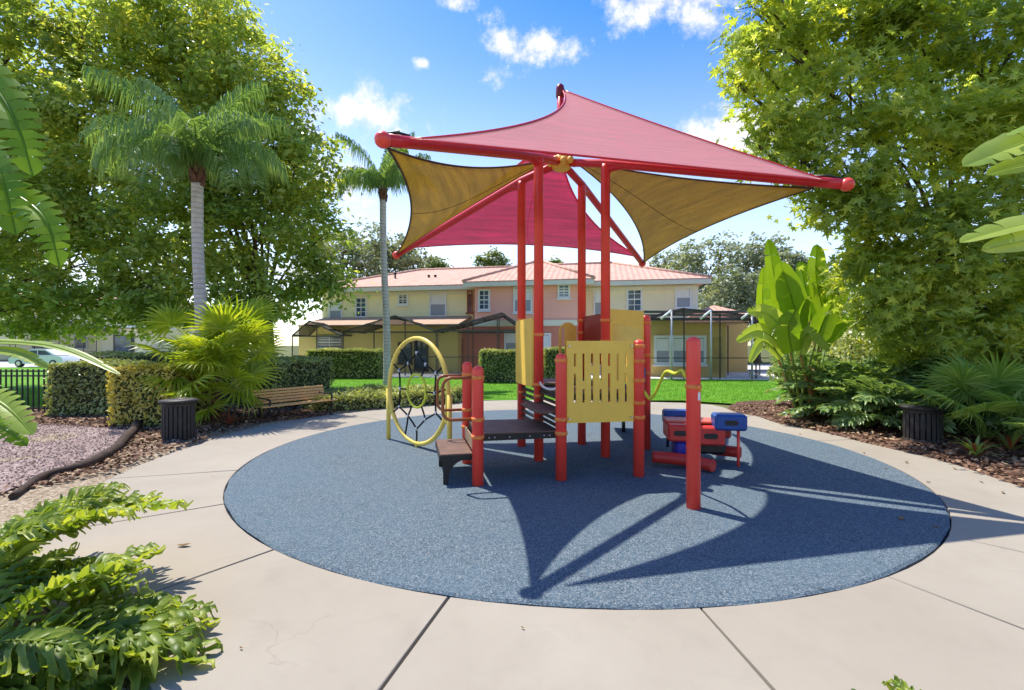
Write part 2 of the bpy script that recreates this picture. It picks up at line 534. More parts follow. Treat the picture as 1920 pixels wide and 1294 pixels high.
STUCCO_Y = plain('yellow_stucco', (0.92, 0.85, 0.52), 0.9, 0.06, 0.6, 0.3, 60, 0.15)
STUCCO_P = plain('pink_stucco', (0.94, 0.48, 0.38), 0.9, 0.06, 0.6, 0.3, 60, 0.15)
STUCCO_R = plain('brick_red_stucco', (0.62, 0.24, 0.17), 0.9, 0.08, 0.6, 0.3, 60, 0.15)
STUCCO_T = plain('tan_stucco', (0.92, 0.80, 0.54), 0.9, 0.06, 0.6, 0.3, 60, 0.15)
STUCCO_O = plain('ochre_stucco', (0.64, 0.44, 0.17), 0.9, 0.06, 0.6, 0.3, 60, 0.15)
TRIM = plain('cream_trim', (0.80, 0.76, 0.62), 0.7, 0.04, 2, 0.1, 60, 0.3)
WHITE = plain('white_frame_paint', (0.80, 0.80, 0.78), 0.5, 0.04, 3, 0.05, 60, 0.4)
BLIND = plain('window_blind', (0.34, 0.36, 0.40), 0.6, 0.05, 3, 0.05, 60, 0.3)
GREY_POLE = plain('grey_aluminium', (0.5, 0.5, 0.5), 0.45, 0.1, 6, 0.05, 60, 0.4, 0.3)
DARK_FRAME = plain('bronze_frame', (0.075, 0.07, 0.065), 0.5, 0.2, 6, 0.05, 60, 0.4)
PATIO = plain('patio_concrete', (0.80, 0.76, 0.68), 0.85, 0.12, 1.2, 0.3, 60, 0.2)
ROAD = plain('pale_pavement', (0.52, 0.51, 0.49), 0.85, 0.08, .3, 0.2, 30, 0.2)

t = NT('window_glass')
GLASS = t.finish(t.bsdf(t.mix(t.rng(t.noise(0.9, 3), .35, .65), (0.03, 0.05, 0.08), (0.10, 0.16, 0.24)), 0.06, 0.9))

t = NT('clay_roof_tile')
w = t.n.new('ShaderNodeTexWave'); w.wave_type = 'BANDS'; w.bands_direction = 'X'; w.inputs['Scale'].default_value = 1.05; w.inputs['Distortion'].default_value = .2
t.l.new(t.tc, w.inputs[0])
w2 = t.n.new('ShaderNodeTexWave'); w2.wave_type = 'BANDS'; w2.bands_direction = 'Y'; w2.wave_profile = 'SAW'; w2.inputs['Scale'].default_value = 0.9
t.l.new(t.tc, w2.inputs[0])
c = t.mix(t.rng(t.noise(2.4, 7, .7), .3, .7), (0.52, 0.28, 0.20), (0.70, 0.44, 0.34))
c = t.mix(t.math('MULTIPLY', t.voronoi(3.2), .25), c, (0.62, 0.42, 0.32))
TILE = t.finish(t.bsdf(c, .85, .2, normal=t.bump(t.math('ADD', w.outputs['Fac'], w2.outputs['Fac']), .6, .05)))

t = NT('cage_screen_mesh')
tr = t.n.new('ShaderNodeBsdfTransparent'); mx = t.n.new('ShaderNodeMixShader'); mx.inputs[0].default_value = .55
t.l.new(tr.outputs[0], mx.inputs[1]); t.l.new(t.bsdf((0.045, 0.045, 0.045), .8, .2), mx.inputs[2])
SCREEN = t.finish(mx.outputs[0])

t = NT('fine_screen_mesh')
tr = t.n.new('ShaderNodeBsdfTransparent'); mx = t.n.new('ShaderNodeMixShader'); mx.inputs[0].default_value = .10
t.l.new(tr.outputs[0], mx.inputs[1]); t.l.new(t.bsdf((0.06, 0.06, 0.06), .8, .2), mx.inputs[2])
FINE_SCREEN = t.finish(mx.outputs[0])

t = NT('bench_timber')
g = t.noise(5, 7, .65, .8, t.scaled((1.2, 14, 14)))
c = t.mix(t.rng(g, .3, .7), (0.66, 0.30, 0.09), (0.90, 0.52, 0.19))
c = t.mix(t.math('MULTIPLY', t.objrand(), .45), c, (0.80, 0.45, 0.15))
TIMBER = t.finish(t.bsdf(c, .5, .35, normal=t.bump(g, .2, .004)))


def fabric(name, top, under, trans, sheen=.3):
    t = NT(name)
    streak = t.noise(1.4, 6, .7, 0.3, t.scaled((.7, .7, 22)))
    threads = t.noise(60, 2, .5, 0, t.scaled((.35, .35, 3)))
    v = t.math('ADD', t.math('MULTIPLY', t.rng(streak, .3, .7), .7), t.math('MULTIPLY', t.rng(threads, .3, .7), .3))
    ct = t.mix(v, tuple(x * .84 for x in top), tuple(min(1, x * 1.1) for x in top))
    cu = t.mix(v, tuple(x * .35 for x in under), tuple(x * 1.35 for x in under))
    d = t.bsdf(ct, .75, .25, normal=t.bump(threads, .25, .003))
    d.node.inputs['Sheen Weight'].default_value = sheen; d.node.inputs['Sheen Roughness'].default_value = .45; d.node.inputs['Sheen Tint'].default_value = (1, .62, .62, 1)
    trn = t.n.new('ShaderNodeBsdfTranslucent'); t.l.new(cu, trn.inputs[0])
    mx = t.n.new('ShaderNodeMixShader'); mx.inputs[0].default_value = trans
    t.l.new(d, mx.inputs[1]); t.l.new(trn.outputs[0], mx.inputs[2])
    knit = t.n.new('ShaderNodeBsdfTransparent'); m2 = t.n.new('ShaderNodeMixShader'); m2.inputs[0].default_value = .11
    t.l.new(mx.outputs[0], m2.inputs[1]); t.l.new(knit.outputs[0], m2.inputs[2])
    return t.finish(m2.outputs[0])


SAIL_RED = fabric('red_shade_cloth', (0.82, 0.27, 0.30), (0.62, 0.0, 0.19), 0.44, 1.0)
SAIL_TAN = fabric('olive_shade_cloth', (0.52, 0.36, 0.055), (0.60, 0.40, 0.05), 0.32, .1)
HEM = plain('dark_sail_hem', (0.10, 0.06, 0.05), 0.8, 0.2, 12, 0.3, 90, 0.2)

# rubber crumb surface
t = NT('rubber_crumb')
cell = t.voronoi(150)
sp = t.n.new('ShaderNodeSeparateColor'); t.l.new(cell, sp.inputs[0])
col = t.ramp(sp.outputs[0], [(0.0, (0.022, 0.031, 0.042)), (0.18, (0.052, 0.092, 0.124)), (0.42, (0.10, 0.142, 0.172)), (0.68, (0.172, 0.202, 0.22)), (0.88, (0.30, 0.315, 0.315))], 'CONSTANT')
col = t.mix(.25, col, (0.108, 0.145, 0.172))
big = t.noise(0.7, 6, .6, .4)
col = t.mix(t.math('MULTIPLY', t.rng(big, .35, .7), .4), col, (0.09, 0.148, 0.19))
stain = t.rng(t.noise(2.2, 7, .65, 1.2, t.scaled((1, 1.8, 1))), .60, .74)
col = t.mix(t.math('MULTIPLY', stain, .6), col, (0.03, 0.036, 0.048))
RUBBER = t.finish(t.bsdf(col, .9, .2, normal=t.bump(t.voronoi(150, 'Distance'), .55, .006)))
RUBBER_EDGE = plain('rubber_edge', (0.03, 0.035, 0.04), 0.9, 0.3, 8, 0.4, 90, 0.2)

# broom-finished concrete, sand coloured, stains and fine pits
t = NT('sand_concrete')
geo = t.n.new('ShaderNodeNewGeometry').outputs['Position']
b1 = t.noise(0.55, 6, .6, .3, geo); b2 = t.noise(3.5, 8, .68, .5, geo); b3 = t.noise(160, 3, .6, 0, geo)
c = t.mix(t.rng(b1, .3, .7), (0.288, 0.252, 0.198), (0.362, 0.324, 0.262))
c = t.mix(t.math('MULTIPLY', t.rng(b2, .5, .75), .26), c, (0.21, 0.185, 0.15))
c = t.mix(t.math('MULTIPLY', t.rng(b3, .35, .7), .22), c, (0.38, 0.325, 0.26))
c = t.mix(t.math('MULTIPLY', t.objrand(), .16), c, (0.345, 0.285, 0.22))
spot = t.rng(t.voronoi(2.3, 'Distance', geo), 0.0, 0.028, 1, 0)
c = t.mix(t.math('MULTIPLY', spot, .6), c, (0.2, 0.16, 0.12))
warp = t.n.new('ShaderNodeVectorMath'); warp.operation = 'ADD'; t.l.new(geo, warp.inputs[0]); t.l.new(t.noise(1.6, 5, .6, 0, geo, 'Color'), warp.inputs[1])
crack = t.n.new('ShaderNodeTexVoronoi'); crack.feature = 'DISTANCE_TO_EDGE'; crack.inputs['Scale'].default_value = .42; t.l.new(warp.outputs[0], crack.inputs['Vector'])
line = t.math('MULTIPLY', t.rng(crack.outputs['Distance'], 0.0, 0.0035, 1, 0), t.rng(t.noise(.5, 3, .5, 0, geo), .5, .58))
c = t.mix(t.math('MULTIPLY', line, .55), c, (0.12, 0.10, 0.08))
blot = t.rng(t.noise(1.3, 5, .6, 1.0, geo), .58, .72)
c = t.mix(t.math('MULTIPLY', blot, .11), c, (0.20, 0.175, 0.14))
CONCRETE = t.finish(t.bsdf(c, .88, .25, normal=t.bump(t.math('ADD', b3, t.math('MULTIPLY', b2, .6)), .22, .004)))
JOINT = plain('joint_filler', (0.10, 0.08, 0.06), 0.95, 0.3, 9, 0.4, 60, 0.1)


def litter(name, stops, scale, bumpd=.02):
    t = NT(name)
    v = t.voronoi(scale); sp = t.n.new('ShaderNodeSeparateColor'); t.l.new(v, sp.inputs[0])
    c = t.ramp(sp.outputs[1], stops)
    c = t.mix(t.math('MULTIPLY', t.rng(t.noise(1.1, 6), .35, .7), .4), c, stops[0][1])
    return t.finish(t.bsdf(c, .95, .15, normal=t.bump(t.voronoi(scale, 'Distance'), .8, bumpd)))


MULCH = litter('bark_mulch', [(0, (0.045, 0.022, 0.014)), (.5, (0.13, 0.07, 0.046)), (1, (0.29, 0.185, 0.125))], 34)
SOIL = litter('sandy_soil', [(0, (0.20, 0.15, 0.10)), (.5, (0.36, 0.28, 0.19)), (1, (0.5, 0.42, 0.31))], 45)
GRAVEL = litter('mauve_gravel', [(0, (0.17, 0.115, 0.10)), (.5, (0.32, 0.235, 0.215)), (1, (0.48, 0.39, 0.36))], 42)
t = NT('mulch_chip')
CHIPS = t.finish(t.bsdf(t.ramp(t.island(), [(0, (0.05, 0.022, 0.012)), (.45, (0.165, 0.09, 0.058)), (.8, (0.33, 0.21, 0.135)), (1, (0.5, 0.36, 0.22))]), .9, .15))
t = NT('gravel_stone')
STONES = t.finish(t.bsdf(t.ramp(t.island(), [(0, (0.19, 0.125, 0.11)), (.5, (0.34, 0.24, 0.195)), (1, (0.50, 0.39, 0.33))]), .85, .25))
t = NT('lawn_turf')
c = t.mix(t.rng(t.noise(1.3, 6, .6), .3, .7), (0.07, 0.20, 0.012), (0.13, 0.31, 0.02))
c = t.mix(t.math('MULTIPLY', t.rng(t.noise(0.35, 4), .45, .7), .4), c, (0.18, 0.33, 0.03))
LAWN = t.finish(t.bsdf(c, .9, .15, normal=t.bump(t.noise(90, 4), .7, .02)))
t = NT('far_earth')
FAR_GROUND = t.finish(t.bsdf(t.mix(t.rng(t.noise(.2, 5), .3, .7), (0.09, 0.12, 0.035), (0.16, 0.15, 0.07)), .95, .1))

# ------------------------------------------------------------------ ground, pavement, lawn
CX, CY, PADR = 0.665, 6.6, 4.0
mb = MB(); mb.add([(-900, -900, -.06), (900, -900, -.06), (900, 900, -.06), (-900, 900, -.06)], [(0, 1, 2, 3)])
structure('ground', mb, FAR_GROUND)


def ring_out(a):
    """outer radius of the paved ring, by bearing from its centre (0 = +X, 90 = away from the camera)"""
    knots = [(-180, 5.25), (-150, 5.25), (-120, 5.1), (-90, 5.15), (-60, 5.1), (-30, 4.95), (-12, 4.8), (5, 4.6), (25, 4.75), (38, 5.35), (50, 6.4), (75, 5.85), (105, 5.85), (125, 5.55), (143, 5.55), (160, 5.45), (180, 5.25)]
    a = degrees_wrap(a)
    for (a0, r0), (a1, r1) in zip(knots, knots[1:]):
        if a0 <= a <= a1:
            f = (a - a0) / (a1 - a0); f = f * f * (3 - 2 * f)
            return r0 + (r1 - r0) * f
    return 5.25


def degrees_wrap(a):
    d = math.degrees(a)
    while d > 180: d -= 360
    while d < -180: d += 360
    return d


def polar(a, r, z=0.0):
    return Vector((CX + r * cos(a), CY + r * sin(a), z))


joint_px = [(470, 880), (420, 945), (515, 1030), (845, 1115), (1315, 1140), (1690, 1090), (1783, 1005)]
joints = []
for px, py in joint_px:
    g = G(px, py); joints.append(atan2(g.y - CY, g.x - CX) % (2 * pi))
joints += [radians(d) for d in (8, 36, 62, 90, 118, 142, 160)]
joints.sort()
base = MB(); n = 120
vs = [polar(2 * pi * i / n, PADR - .1, -.05) for i in range(n)] + [polar(2 * pi * i / n, ring_out(2 * pi * i / n) - .03, -.05) for i in range(n)]
base.add(vs, [(i, n + i, n + (i + 1) % n, (i + 1) % n) for i in range(n)])
pavement = structure('pavement', base, JOINT)
for k, a0 in enumerate(joints):
    a1 = joints[(k + 1) % len(joints)]
    if a1 < a0: a1 += 2 * pi
    ns = max(4, int((a1 - a0) / radians(3)))
    sl = MB(); inner, outer = [], []
    for i in range(ns + 1):
        a = a0 + (a1 - a0) * i / ns
        ro = ring_out(a)
        gi, go = 0.006 / PADR, 0.006 / ro
        ai = min(max(a, a0 + gi), a1 - gi); ao = min(max(a, a0 + go), a1 - go)
        inner.append((ai, PADR + 0.012)); outer.append((ao, ro))
    b = 0.006
    rows = []
    for i in range(ns + 1):
        e0 = b / PADR if i == 0 else (-b / PADR if i == ns else 0)
        rows.append([polar(inner[i][0], inner[i][1], -.045), polar(inner[i][0], inner[i][1], -b), polar(inner[i][0] + e0, inner[i][1] + b, 0), polar(outer[i][0] + e0, outer[i][1] - b, 0), polar(outer[i][0], outer[i][1], -b), polar(outer[i][0], outer[i][1], -.09)])
    vs = [p for r in rows for p in r]; F = []
    for i in range(ns):
        for j in range(5):
            F.append((i * 6 + j, i * 6 + j + 1, i * 6 + 6 + j + 1, i * 6 + 6 + j)[::-1])
    F.append((0, 1, 2, 3, 4, 5)); F.append(tuple(reversed([ns * 6 + j for j in range(6)])))
    sl.add([p + Vector((0, 0, 0.0)) for p in vs], F)
    o = local_part(pavement, 'slab', sl, CONCRETE)

pad = MB(); n = 160
rr = random.Random(3)
prof = [PADR + 0.005 * sin(9 * 2 * pi * i / n + 1) + 0.004 * sin(31 * 2 * pi * i / n) + rr.uniform(-.006, .006) for i in range(n)]
top = [polar(2 * pi * i / n, prof[i] - .02, .006) for i in range(n)]
mid = [polar(2 * pi * i / n, prof[i], -.006) for i in range(n)]
bot = [polar(2 * pi * i / n, prof[i], -.05) for i in range(n)]
pad.add(top + mid + bot, [tuple(range(n))] + [(n + i, n + (i + 1) % n, (i + 1) % n, i) for i in range(n)] + [(2 * n + i, 2 * n + (i + 1) % n, n + (i + 1) % n, n + i) for i in range(n)])
pad_o = structure('rubber_play_surface', pad, RUBBER)

LAWN_POLY = [(-60, 9.9), (-9.7, 9.9), (-6.5, 10.6), (-4.2, 11.4), (-2.6, 12.1), (-1, 12.5), (4.5, 12.45), (5.6, 11.7), (7.0, 12.2), (9.5, 13.5), (13, 19.6), (4, 20.3), (-6, 21.2), (-14, 23), (-22, 31), (-60, 31)]
lw = MB(); lw.add([(x, y, -.012) for x, y in LAWN_POLY], [tuple(range(len(LAWN_POLY)))])
structure('lawn', lw, LAWN)
rg = np.random.default_rng(11)
n = 90000
ys = 10 + 11 * rg.random(n) ** 1.5; xs = rg.uniform(-16, 10, n)
k = in_poly(xs, ys, LAWN_POLY); xs, ys = xs[k], ys[k]
k = (xs - CX) ** 2 + (ys - CY) ** 2 > 5.87 ** 2; xs, ys = xs[k], ys[k]
pts = np.stack([xs, ys, np.full(len(xs), .006)], 1)
tv = np.array([(-.14, 0, -.5), (.14, 0, -.5), (.15, .1, .6)])
ang = rg.uniform(0, 2 * pi, len(pts)); sz = rg.uniform(.03, .055, len(pts))
V = np.empty((len(pts), 3, 3))
for i in range(3):
    V[:, i, 0] = pts[:, 0] + sz * (tv[i, 0] * np.cos(ang) - tv[i, 1] * np.sin(ang))
    V[:, i, 1] = pts[:, 1] + sz * (tv[i, 0] * np.sin(ang) + tv[i, 1] * np.cos(ang))
    V[:, i, 2] = pts[:, 2] + sz * tv[i, 2]
o = link('grass', np_mesh('grass', V.reshape(-1, 3), np.arange(len(pts) * 3).reshape(-1, 3), GRASS)); o['kind'] = 'stuff'
tag(o, 'bright green mown lawn grass behind the paved ring', 'grass')

pt = MB(); pt.prism([(-6, 21.25), (4, 20.35), (13, 19.65), (24, 19), (26, 34), (-14, 36), (-14, 23.05)], -.055, .02); structure('patio', pt, PATIO)
pt = MB(); pt.add([(-120, 31.05, -.02), (-16.5, 31.05, -.02), (-16.5, 44, -.02), (-120, 44, -.02)], [(0, 1, 2, 3)]); structure('road', pt, ROAD)


def bed(name, outline, inner_range, mat, z=0.015, amp=.02, seed=1, step=.22):
    """bumpy planting bed; follows the paved ring along its inner side"""
    a0, a1 = inner_range
    n = 44
    inn = [polar(radians(a0 + (a1 - a0) * i / n), ring_out(radians(a0 + (a1 - a0) * i / n)) + .004) for i in range(n + 1)]
    L = [Vector((p[0], p[1], 0)) for p in outline]
    # outline resampled to the same count
    d = [0]
    for a, b in zip(L, L[1:]): d.append(d[-1] + (b - a).length)
    out = []
    for i in range(n + 1):
        s_ = d[-1] * i / n
        for j in range(len(L) - 1):
            if d[j] <= s_ <= d[j + 1] + 1e-9:
                f = (s_ - d[j]) / (d[j + 1] - d[j]); out.append(L[j].lerp(L[j + 1], f)); break
    m = 26; r = random.Random(seed); vs = []
    for i in range(n + 1):
        for j in range(m + 1):
            f = (j / m) ** 1.5
            p = inn[i].lerp(out[i], f)
            p.z = -.02 if j == 0 else z + amp * (sin(p.x * 3.1 + seed) * cos(p.y * 2.7) + r.uniform(-.6, .6)) + .03 * min(1, f * 6)
            vs.append(p)
    mbx = MB(); mbx.add(vs, [(i * (m + 1) + j, i * (m + 1) + j + 1, (i + 1) * (m + 1) + j + 1, (i + 1) * (m + 1) + j) for i in range(n) for j in range(m)], True)
    return structure(name, mbx, mat)


bed('mulch_bed', [(13.0, -3.0), (14.0, 4.0), (14.0, 9.0), (11.5, 13.5), (8.3, 13.0), (6.6, 12.1), (5.55, 11.65)], (-88, 44), MULCH, seed=2)
bed('soil_bed', [(-3.2, 12.0), (-5.6, 11.2), (-9, 10.4), (-12, 9.9), (-14, 7), (-14, 2), (-9, -3), (-3, -5), (0.8, -5)], (123, 269), SOIL, seed=4)
gv = MB()
GRAVEL_POLY = [(-4.75, 4.2), (-4.93, 4.97), (-4.95, 5.5), (-5.2, 6.17), (-5.75, 7.2), (-6.35, 7.9), (-7.6, 8.3), (-10.5, 8.9), (-14.5, 8.9), (-14.5, 1.5), (-6.0, 1.5), (-5.0, 3.2)]
gv.prism(GRAVEL_POLY, 0.0, .062); structure('gravel_bed', gv, GRAVEL)
mu = MB(); mu.prism([(-5.35, 6.95), (-5.1, 7.45), (-4.95, 8.1), (-4.45, 8.85), (-3.95, 9.55), (-3.7, 10.35), (-5.4, 11.1), (-9, 10.35), (-12, 9.9), (-14, 9.2), (-14, 8.75), (-10.5, 8.75), (-7.6, 8.15), (-6.3, 7.75)], 0.0, .068)
structure('mulch_strip', mu, MULCH)


def sprinkle(name, poly, n, size, tmpl, mat, z, seed, label, cat, clear=None, flat=.35):
    rg = np.random.default_rng(seed)
    P_ = np.array([(p[0], p[1]) for p in poly]); lo, hi = P_.min(0), P_.max(0)
    x = rg.uniform(lo[0], hi[0], n * 3); y = rg.uniform(lo[1], hi[1], n * 3)
    k = in_poly(x, y, poly); x, y = x[k], y[k]
    keep = rg.random(len(x)) < np.clip(6.0 / np.maximum(y, .5), .15, 1) ** 1.2
    x, y = x[keep][:n], y[keep][:n]
    if clear is not None:
        r = np.hypot(x - CX, y - CY); a = np.arctan2(y - CY, x - CX)
        lim = np.array([ring_out(q) for q in a]) + clear * rg.random(len(x)) ** 2 * 1.0 - clear * .35
        k = r > lim; x, y = x[k], y[k]
    pts = np.stack([x, y, z + rg.uniform(0, .012, len(x))], 1)
    nr = np.tile((0, 0, 1.0), (len(pts), 1))
    V, F = scatter(pts, nr, size, tmpl, rg, flat)
    o = link(name, np_mesh(name, V, F, mat)); o['kind'] = 'stuff'; tag(o, label, cat); return o


R_POLY = [tuple(polar(radians(a), ring_out(radians(a)) - .12)[:2]) for a in range(-60, 45, 4)] + [(7, 12), (12, 12), (12, 0), (5, 0)]
sprinkle('mulch_chips', R_POLY, 26000, .055, CHIP, CHIPS, .045, 5, 'brown bark chips and leaf litter under the right planting', 'mulch', .25)
L_POLY = [(-5.2, 7.0), (-5.0, 7.5), (-4.9, 8.1), (-4.4, 8.85), (-3.9, 9.6), (-3.6, 10.3), (-5.4, 11.1), (-9, 10.35), (-12, 9.9), (-12, 8.6), (-7.5, 8.1), (-6.2, 7.7)]
sprinkle('mulch_chips', L_POLY, 9000, .05, CHIP, CHIPS, .072, 6, 'brown bark chips below the left hedges and bench', 'mulch')
OCTA = (np.array([(.5, 0, 0), (0, .42, 0), (-.46, .05, 0), (0, -.5, 0), (.03, 0, .34), (0, 0, -.34)]), np.array([(0, 1, 4), (1, 2, 4), (2, 3, 4), (3, 0, 4), (1, 0, 5), (2, 1, 5), (3, 2, 5), (0, 3, 5)]))
sprinkle('gravel_stones', GRAVEL_POLY, 24000, .024, OCTA, STONES, .068, 7, 'mauve grey gravel spread left of the paved ring', 'gravel')
S_POLY = [tuple(polar(radians(a), ring_out(radians(a)) + .0)[:2]) for a in range(150, 196, 4)] + [(-5.0, 3.6), (-5.0, 4.9), (-5.3, 6.2), (-6.0, 7.4)]
sprinkle('leaf_litter', S_POLY, 2600, .045, CHIP, CHIPS, .05, 8, 'dry leaf litter between timber edging and concrete', 'leaf litter', .2)
# ------------------------------------------------------------------ play structure with shade canopy
PA, PB, PC, PD = Vector((-.353, 4.88, 0)), Vector((-.55, 5.78, 0)), Vector((.527, 5.07, 0)), Vector((1.40, 5.215, 0))
P1, P2, P3, P4 = Vector((.334, 5.91, 0)), Vector((.137, 6.75, 0)), Vector((1.02, 6.90, 0)), Vector((1.21, 6.11, 0))
PE, PF = Vector((1.87, 6.58, 0)), Vector((1.61, 4.19, 0))
HUB = Vector((.675, 6.42, 3.93)); PEAK = Vector((.655, 6.42, 4.93))
play = thing('play_structure', 'red and yellow play tower with decks under a red and olive shade canopy', 'playground', (HUB.x, HUB.y, 0))
PR = 0.060


def add_post(base, top, clamps, r=PR, domed=True):
    m = MB(); prof = [(r, 0.0), (r, top - r * .8)]
    if domed:
        for i in range(1, 7):
            a = i / 6 * pi / 2; prof.append((max(r * cos(a), .002), top - r * .8 + r * .8 * sin(a)))
    else: prof.append((r, top))
    m.lathe([(q[0], q[1]) for q in prof], base, 28)
    o = part(play, 'post', m, RED)
    for z in clamps:
        c = MB(); w = .021
        c.lathe([(r + .001, z - w), (r + .009, z - w + .004), (r + .009, z + w - .004), (r + .001, z + w)], base, 28)
        c.box(base + Vector((0.02, -r - .012, z)), (.035, .022, .03), bevel=.004)
        part(o, 'clamp', c, ORANGE)
    return o


def zat(p, py): return EYE - (py - 647) * p.y / FPX


add_post(PA, 1.235, [zat(PA, y) for y in (708, 786, 819)])
add_post(PB, 1.245, [zat(PB, y) for y in (702, 768, 800)])
add_post(PC, 1.36, [zat(PC, y) for y in (676, 786, 812)])
add_post(PD, 1.51, [zat(PD, y) for y in (649, 677, 713, 755, 782)])
add_post(PE, 1.87, [zat(PE, y) for y in (606, 666, 700)])
add_post(PF, 1.525, [zat(PF, 725)], .0615)
ARM_TOP = 3.80
for q, cl in ((P1, (628, 721, 742)), (P2, (600, 735)), (P3, (601, 624)), (P4, (601, 640))):
    add_post(q, ARM_TOP - .02, [zat(q, y) for y in cl], PR, False)

# arms: hub -> over the post -> tip
TIPS = {}
for nm, q, L, zt in (('near_left', P1, 2.49, 3.12), ('near_right', P4, 2.56, 3.09), ('far_right', P3, 2.46, 2.99), ('far_left', P2, 2.47, 2.98)):
    d = Vector((q.x - HUB.x, q.y - HUB.y, 0)); dist = d.length; d.normalize()
    tip = Vector((q.x + d.x * L, q.y + d.y * L, zt)); TIPS[nm] = tip
    knee = Vector((q.x, q.y, ARM_TOP))
    m = MB(); pts = [HUB + d * .03] + [HUB.lerp(knee, .5)] + [knee] + [knee.lerp(tip, f) for f in (.1, .3, .5, .7, .9, 1.0)]
    m.tube(pts, .052, 18)
    arm = part(play, 'canopy_arm', m, RED_BAR)
    # rounded elbow gusset between post and arm
    g = MB(); c0 = Vector((q.x, q.y, ARM_TOP - .22)); c1 = knee.lerp(tip, .11)
    g.tube(smooth_curve([c0, Vector((q.x, q.y, ARM_TOP - .1)) + d * .03, knee + d * .12 + Vector((0, 0, -.075)), c1], 4), .046, 12)
    part(arm, 'elbow', g, RED_BAR)
    e = MB(); dirn = (tip - knee).normalized()
    prof = []
    for i in range(9):
        a = -pi / 2 + pi * i / 8; prof.append((.068 * cos(a) + .001, .068 * sin(a)))
    e.lathe(prof, tip, 18); part(arm, 'end_cap', e, RED)
    s_ = MB(); s_.tube([tip - dirn * .02 + Vector((0, 0, .05)), tip - dirn * .16 + Vector((0, 0, .075)), tip - dirn * .3 + Vector((0, 0, .06))], .012, 8)
    part(arm, 'shackle', s_, BLACK_METAL)

m = MB(); m.lathe([(.09, -.1), (.13, -.07), (.13, .05), (.07, .1)], HUB, 20); hub = part(play, 'canopy_hub', m, YELLOW)
for k in range(5):
    a = radians(200 + 36 * k); c = MB()
    pr = [(.045 * cos(-pi / 2 + pi * i / 6) + .001, .05 * sin(-pi / 2 + pi * i / 6)) for i in range(7)]
    c.lathe(pr, HUB + Vector((.17 * cos(a), .17 * sin(a), -.03 + .02 * (k % 2))), 12); part(hub, 'hub_knob', c, YELLOW)
m = MB(); m.tube([HUB, HUB.lerp(PEAK, .6), PEAK + Vector((0.0, 0, .02))], [.05, .048, .044], 16)
mast = part(play, 'mast', m, RED_BAR)
c = MB(); c.lathe([(.05, -.12), (.058, -.1), (.058, .0), (.05, .04), (.028, .065), (.004, .072)], PEAK, 18); part(mast, 'mast_cap', c, plain('dark_red_cap', (.20, .012, .015), .4, .1))


def sail(a, b, c, bows, sag, mat, label, res=26):
    """three-cornered cloth with hollow edges. bows: how far edges ab, bc, ca pull in towards the opposite corner"""
    V = [Vector(a), Vector(b), Vector(c)]
    nrm = (V[1] - V[0]).cross(V[2] - V[0]).normalized()
    if nrm.z < 0: nrm = -nrm
    def pos(w):
        p = V[0] * w[0] + V[1] * w[1] + V[2] * w[2]
        for (i, j, k), bw in zip(((0, 1, 2), (1, 2, 0), (2, 0, 1)), bows):
            p = p + (V[k] - (V[i] + V[j]) * .5) * (bw * 4 * w[i] * w[j])
        p = p + nrm * (sag * 27 * w[0] * w[1] * w[2])
        return p
    idx, vs = {}, []
    for i in range(res + 1):
        for j in range(res + 1 - i):
            idx[i, j] = len(vs); vs.append(pos((1 - (i + j) / res, i / res, j / res)))
    F = []
    for i in range(res):
        for j in range(res - i):
            F.append((idx[i, j], idx[i + 1, j], idx[i, j + 1]))
            if i + j < res - 1: F.append((idx[i + 1, j], idx[i + 1, j + 1], idx[i, j + 1]))
    mb_ = MB(); mb_.add(vs, F, True)
    o = part(play, 'shade_sail', mb_, mat, label)
    sol = o.modifiers.new('cloth_thickness', 'SOLIDIFY'); sol.thickness = .003
    for e in range(3):
        pts = []
        for t_ in range(25):
            f = t_ / 24; w = [0, 0, 0]; w[e] = 1 - f; w[(e + 1) % 3] = f; pts.append(pos(w))
        h = MB(); h.tube(pts, .011, 6); part(o, 'hem', h, HEM if mat is SAIL_TAN else RED_BAR)
    sm = MB(); sm.tube([pos((.5 * (1 - f) , .5 * (1 - f), f)) + Vector((0, 0, -.004)) for f in [k / 16 for k in range(0, 17)]], .004, 5)
    part(o, 'seam', sm, HEM if mat is SAIL_TAN else RED_BAR)
    return o


def toward(p, q, d):
    v = Vector(q) - Vector(p); return Vector(p) + v.normalized() * d


NL, NR, FR, FL = TIPS['near_left'], TIPS['near_right'], TIPS['far_right'], TIPS['far_left']
up = Vector((0, 0, .07))
sail(toward(NL, NR, .2) + Vector((0, .06, .05)), toward(NR, NL, .18) + Vector((0, .05, .04)), PEAK + Vector((.03, -.02, -.02)), (.006, .03, .13), -.05, SAIL_RED, 'sunlit pink red sail facing the front')
sail(toward(FR, HUB, .1) + up, toward(FL, HUB, .1) + up, PEAK + Vector((0, .04, -.55)), (.09, .015, .11), -.05, SAIL_RED, 'crimson back sail glowing with light behind it')
sail(toward(FL, NL, .06), toward(NL, HUB, .05) - up * .9, HUB + Vector((-.16, .02, .05)), (.105, .085, .05), -.10, SAIL_TAN, 'olive left sail with scalloped edges')
sail(toward(NR, HUB, .3) - up * .9, toward(FR, NR, .05), HUB + Vector((.12, 0.0, .05)), (.062, .13, .04), -.10, SAIL_TAN, 'olive right sail with scalloped edges')

# decks
def inset(poly, d):
    c = sum(poly, Vector((0, 0, 0))) / len(poly); return [c + (p - c) * (1 - d) for p in poly]


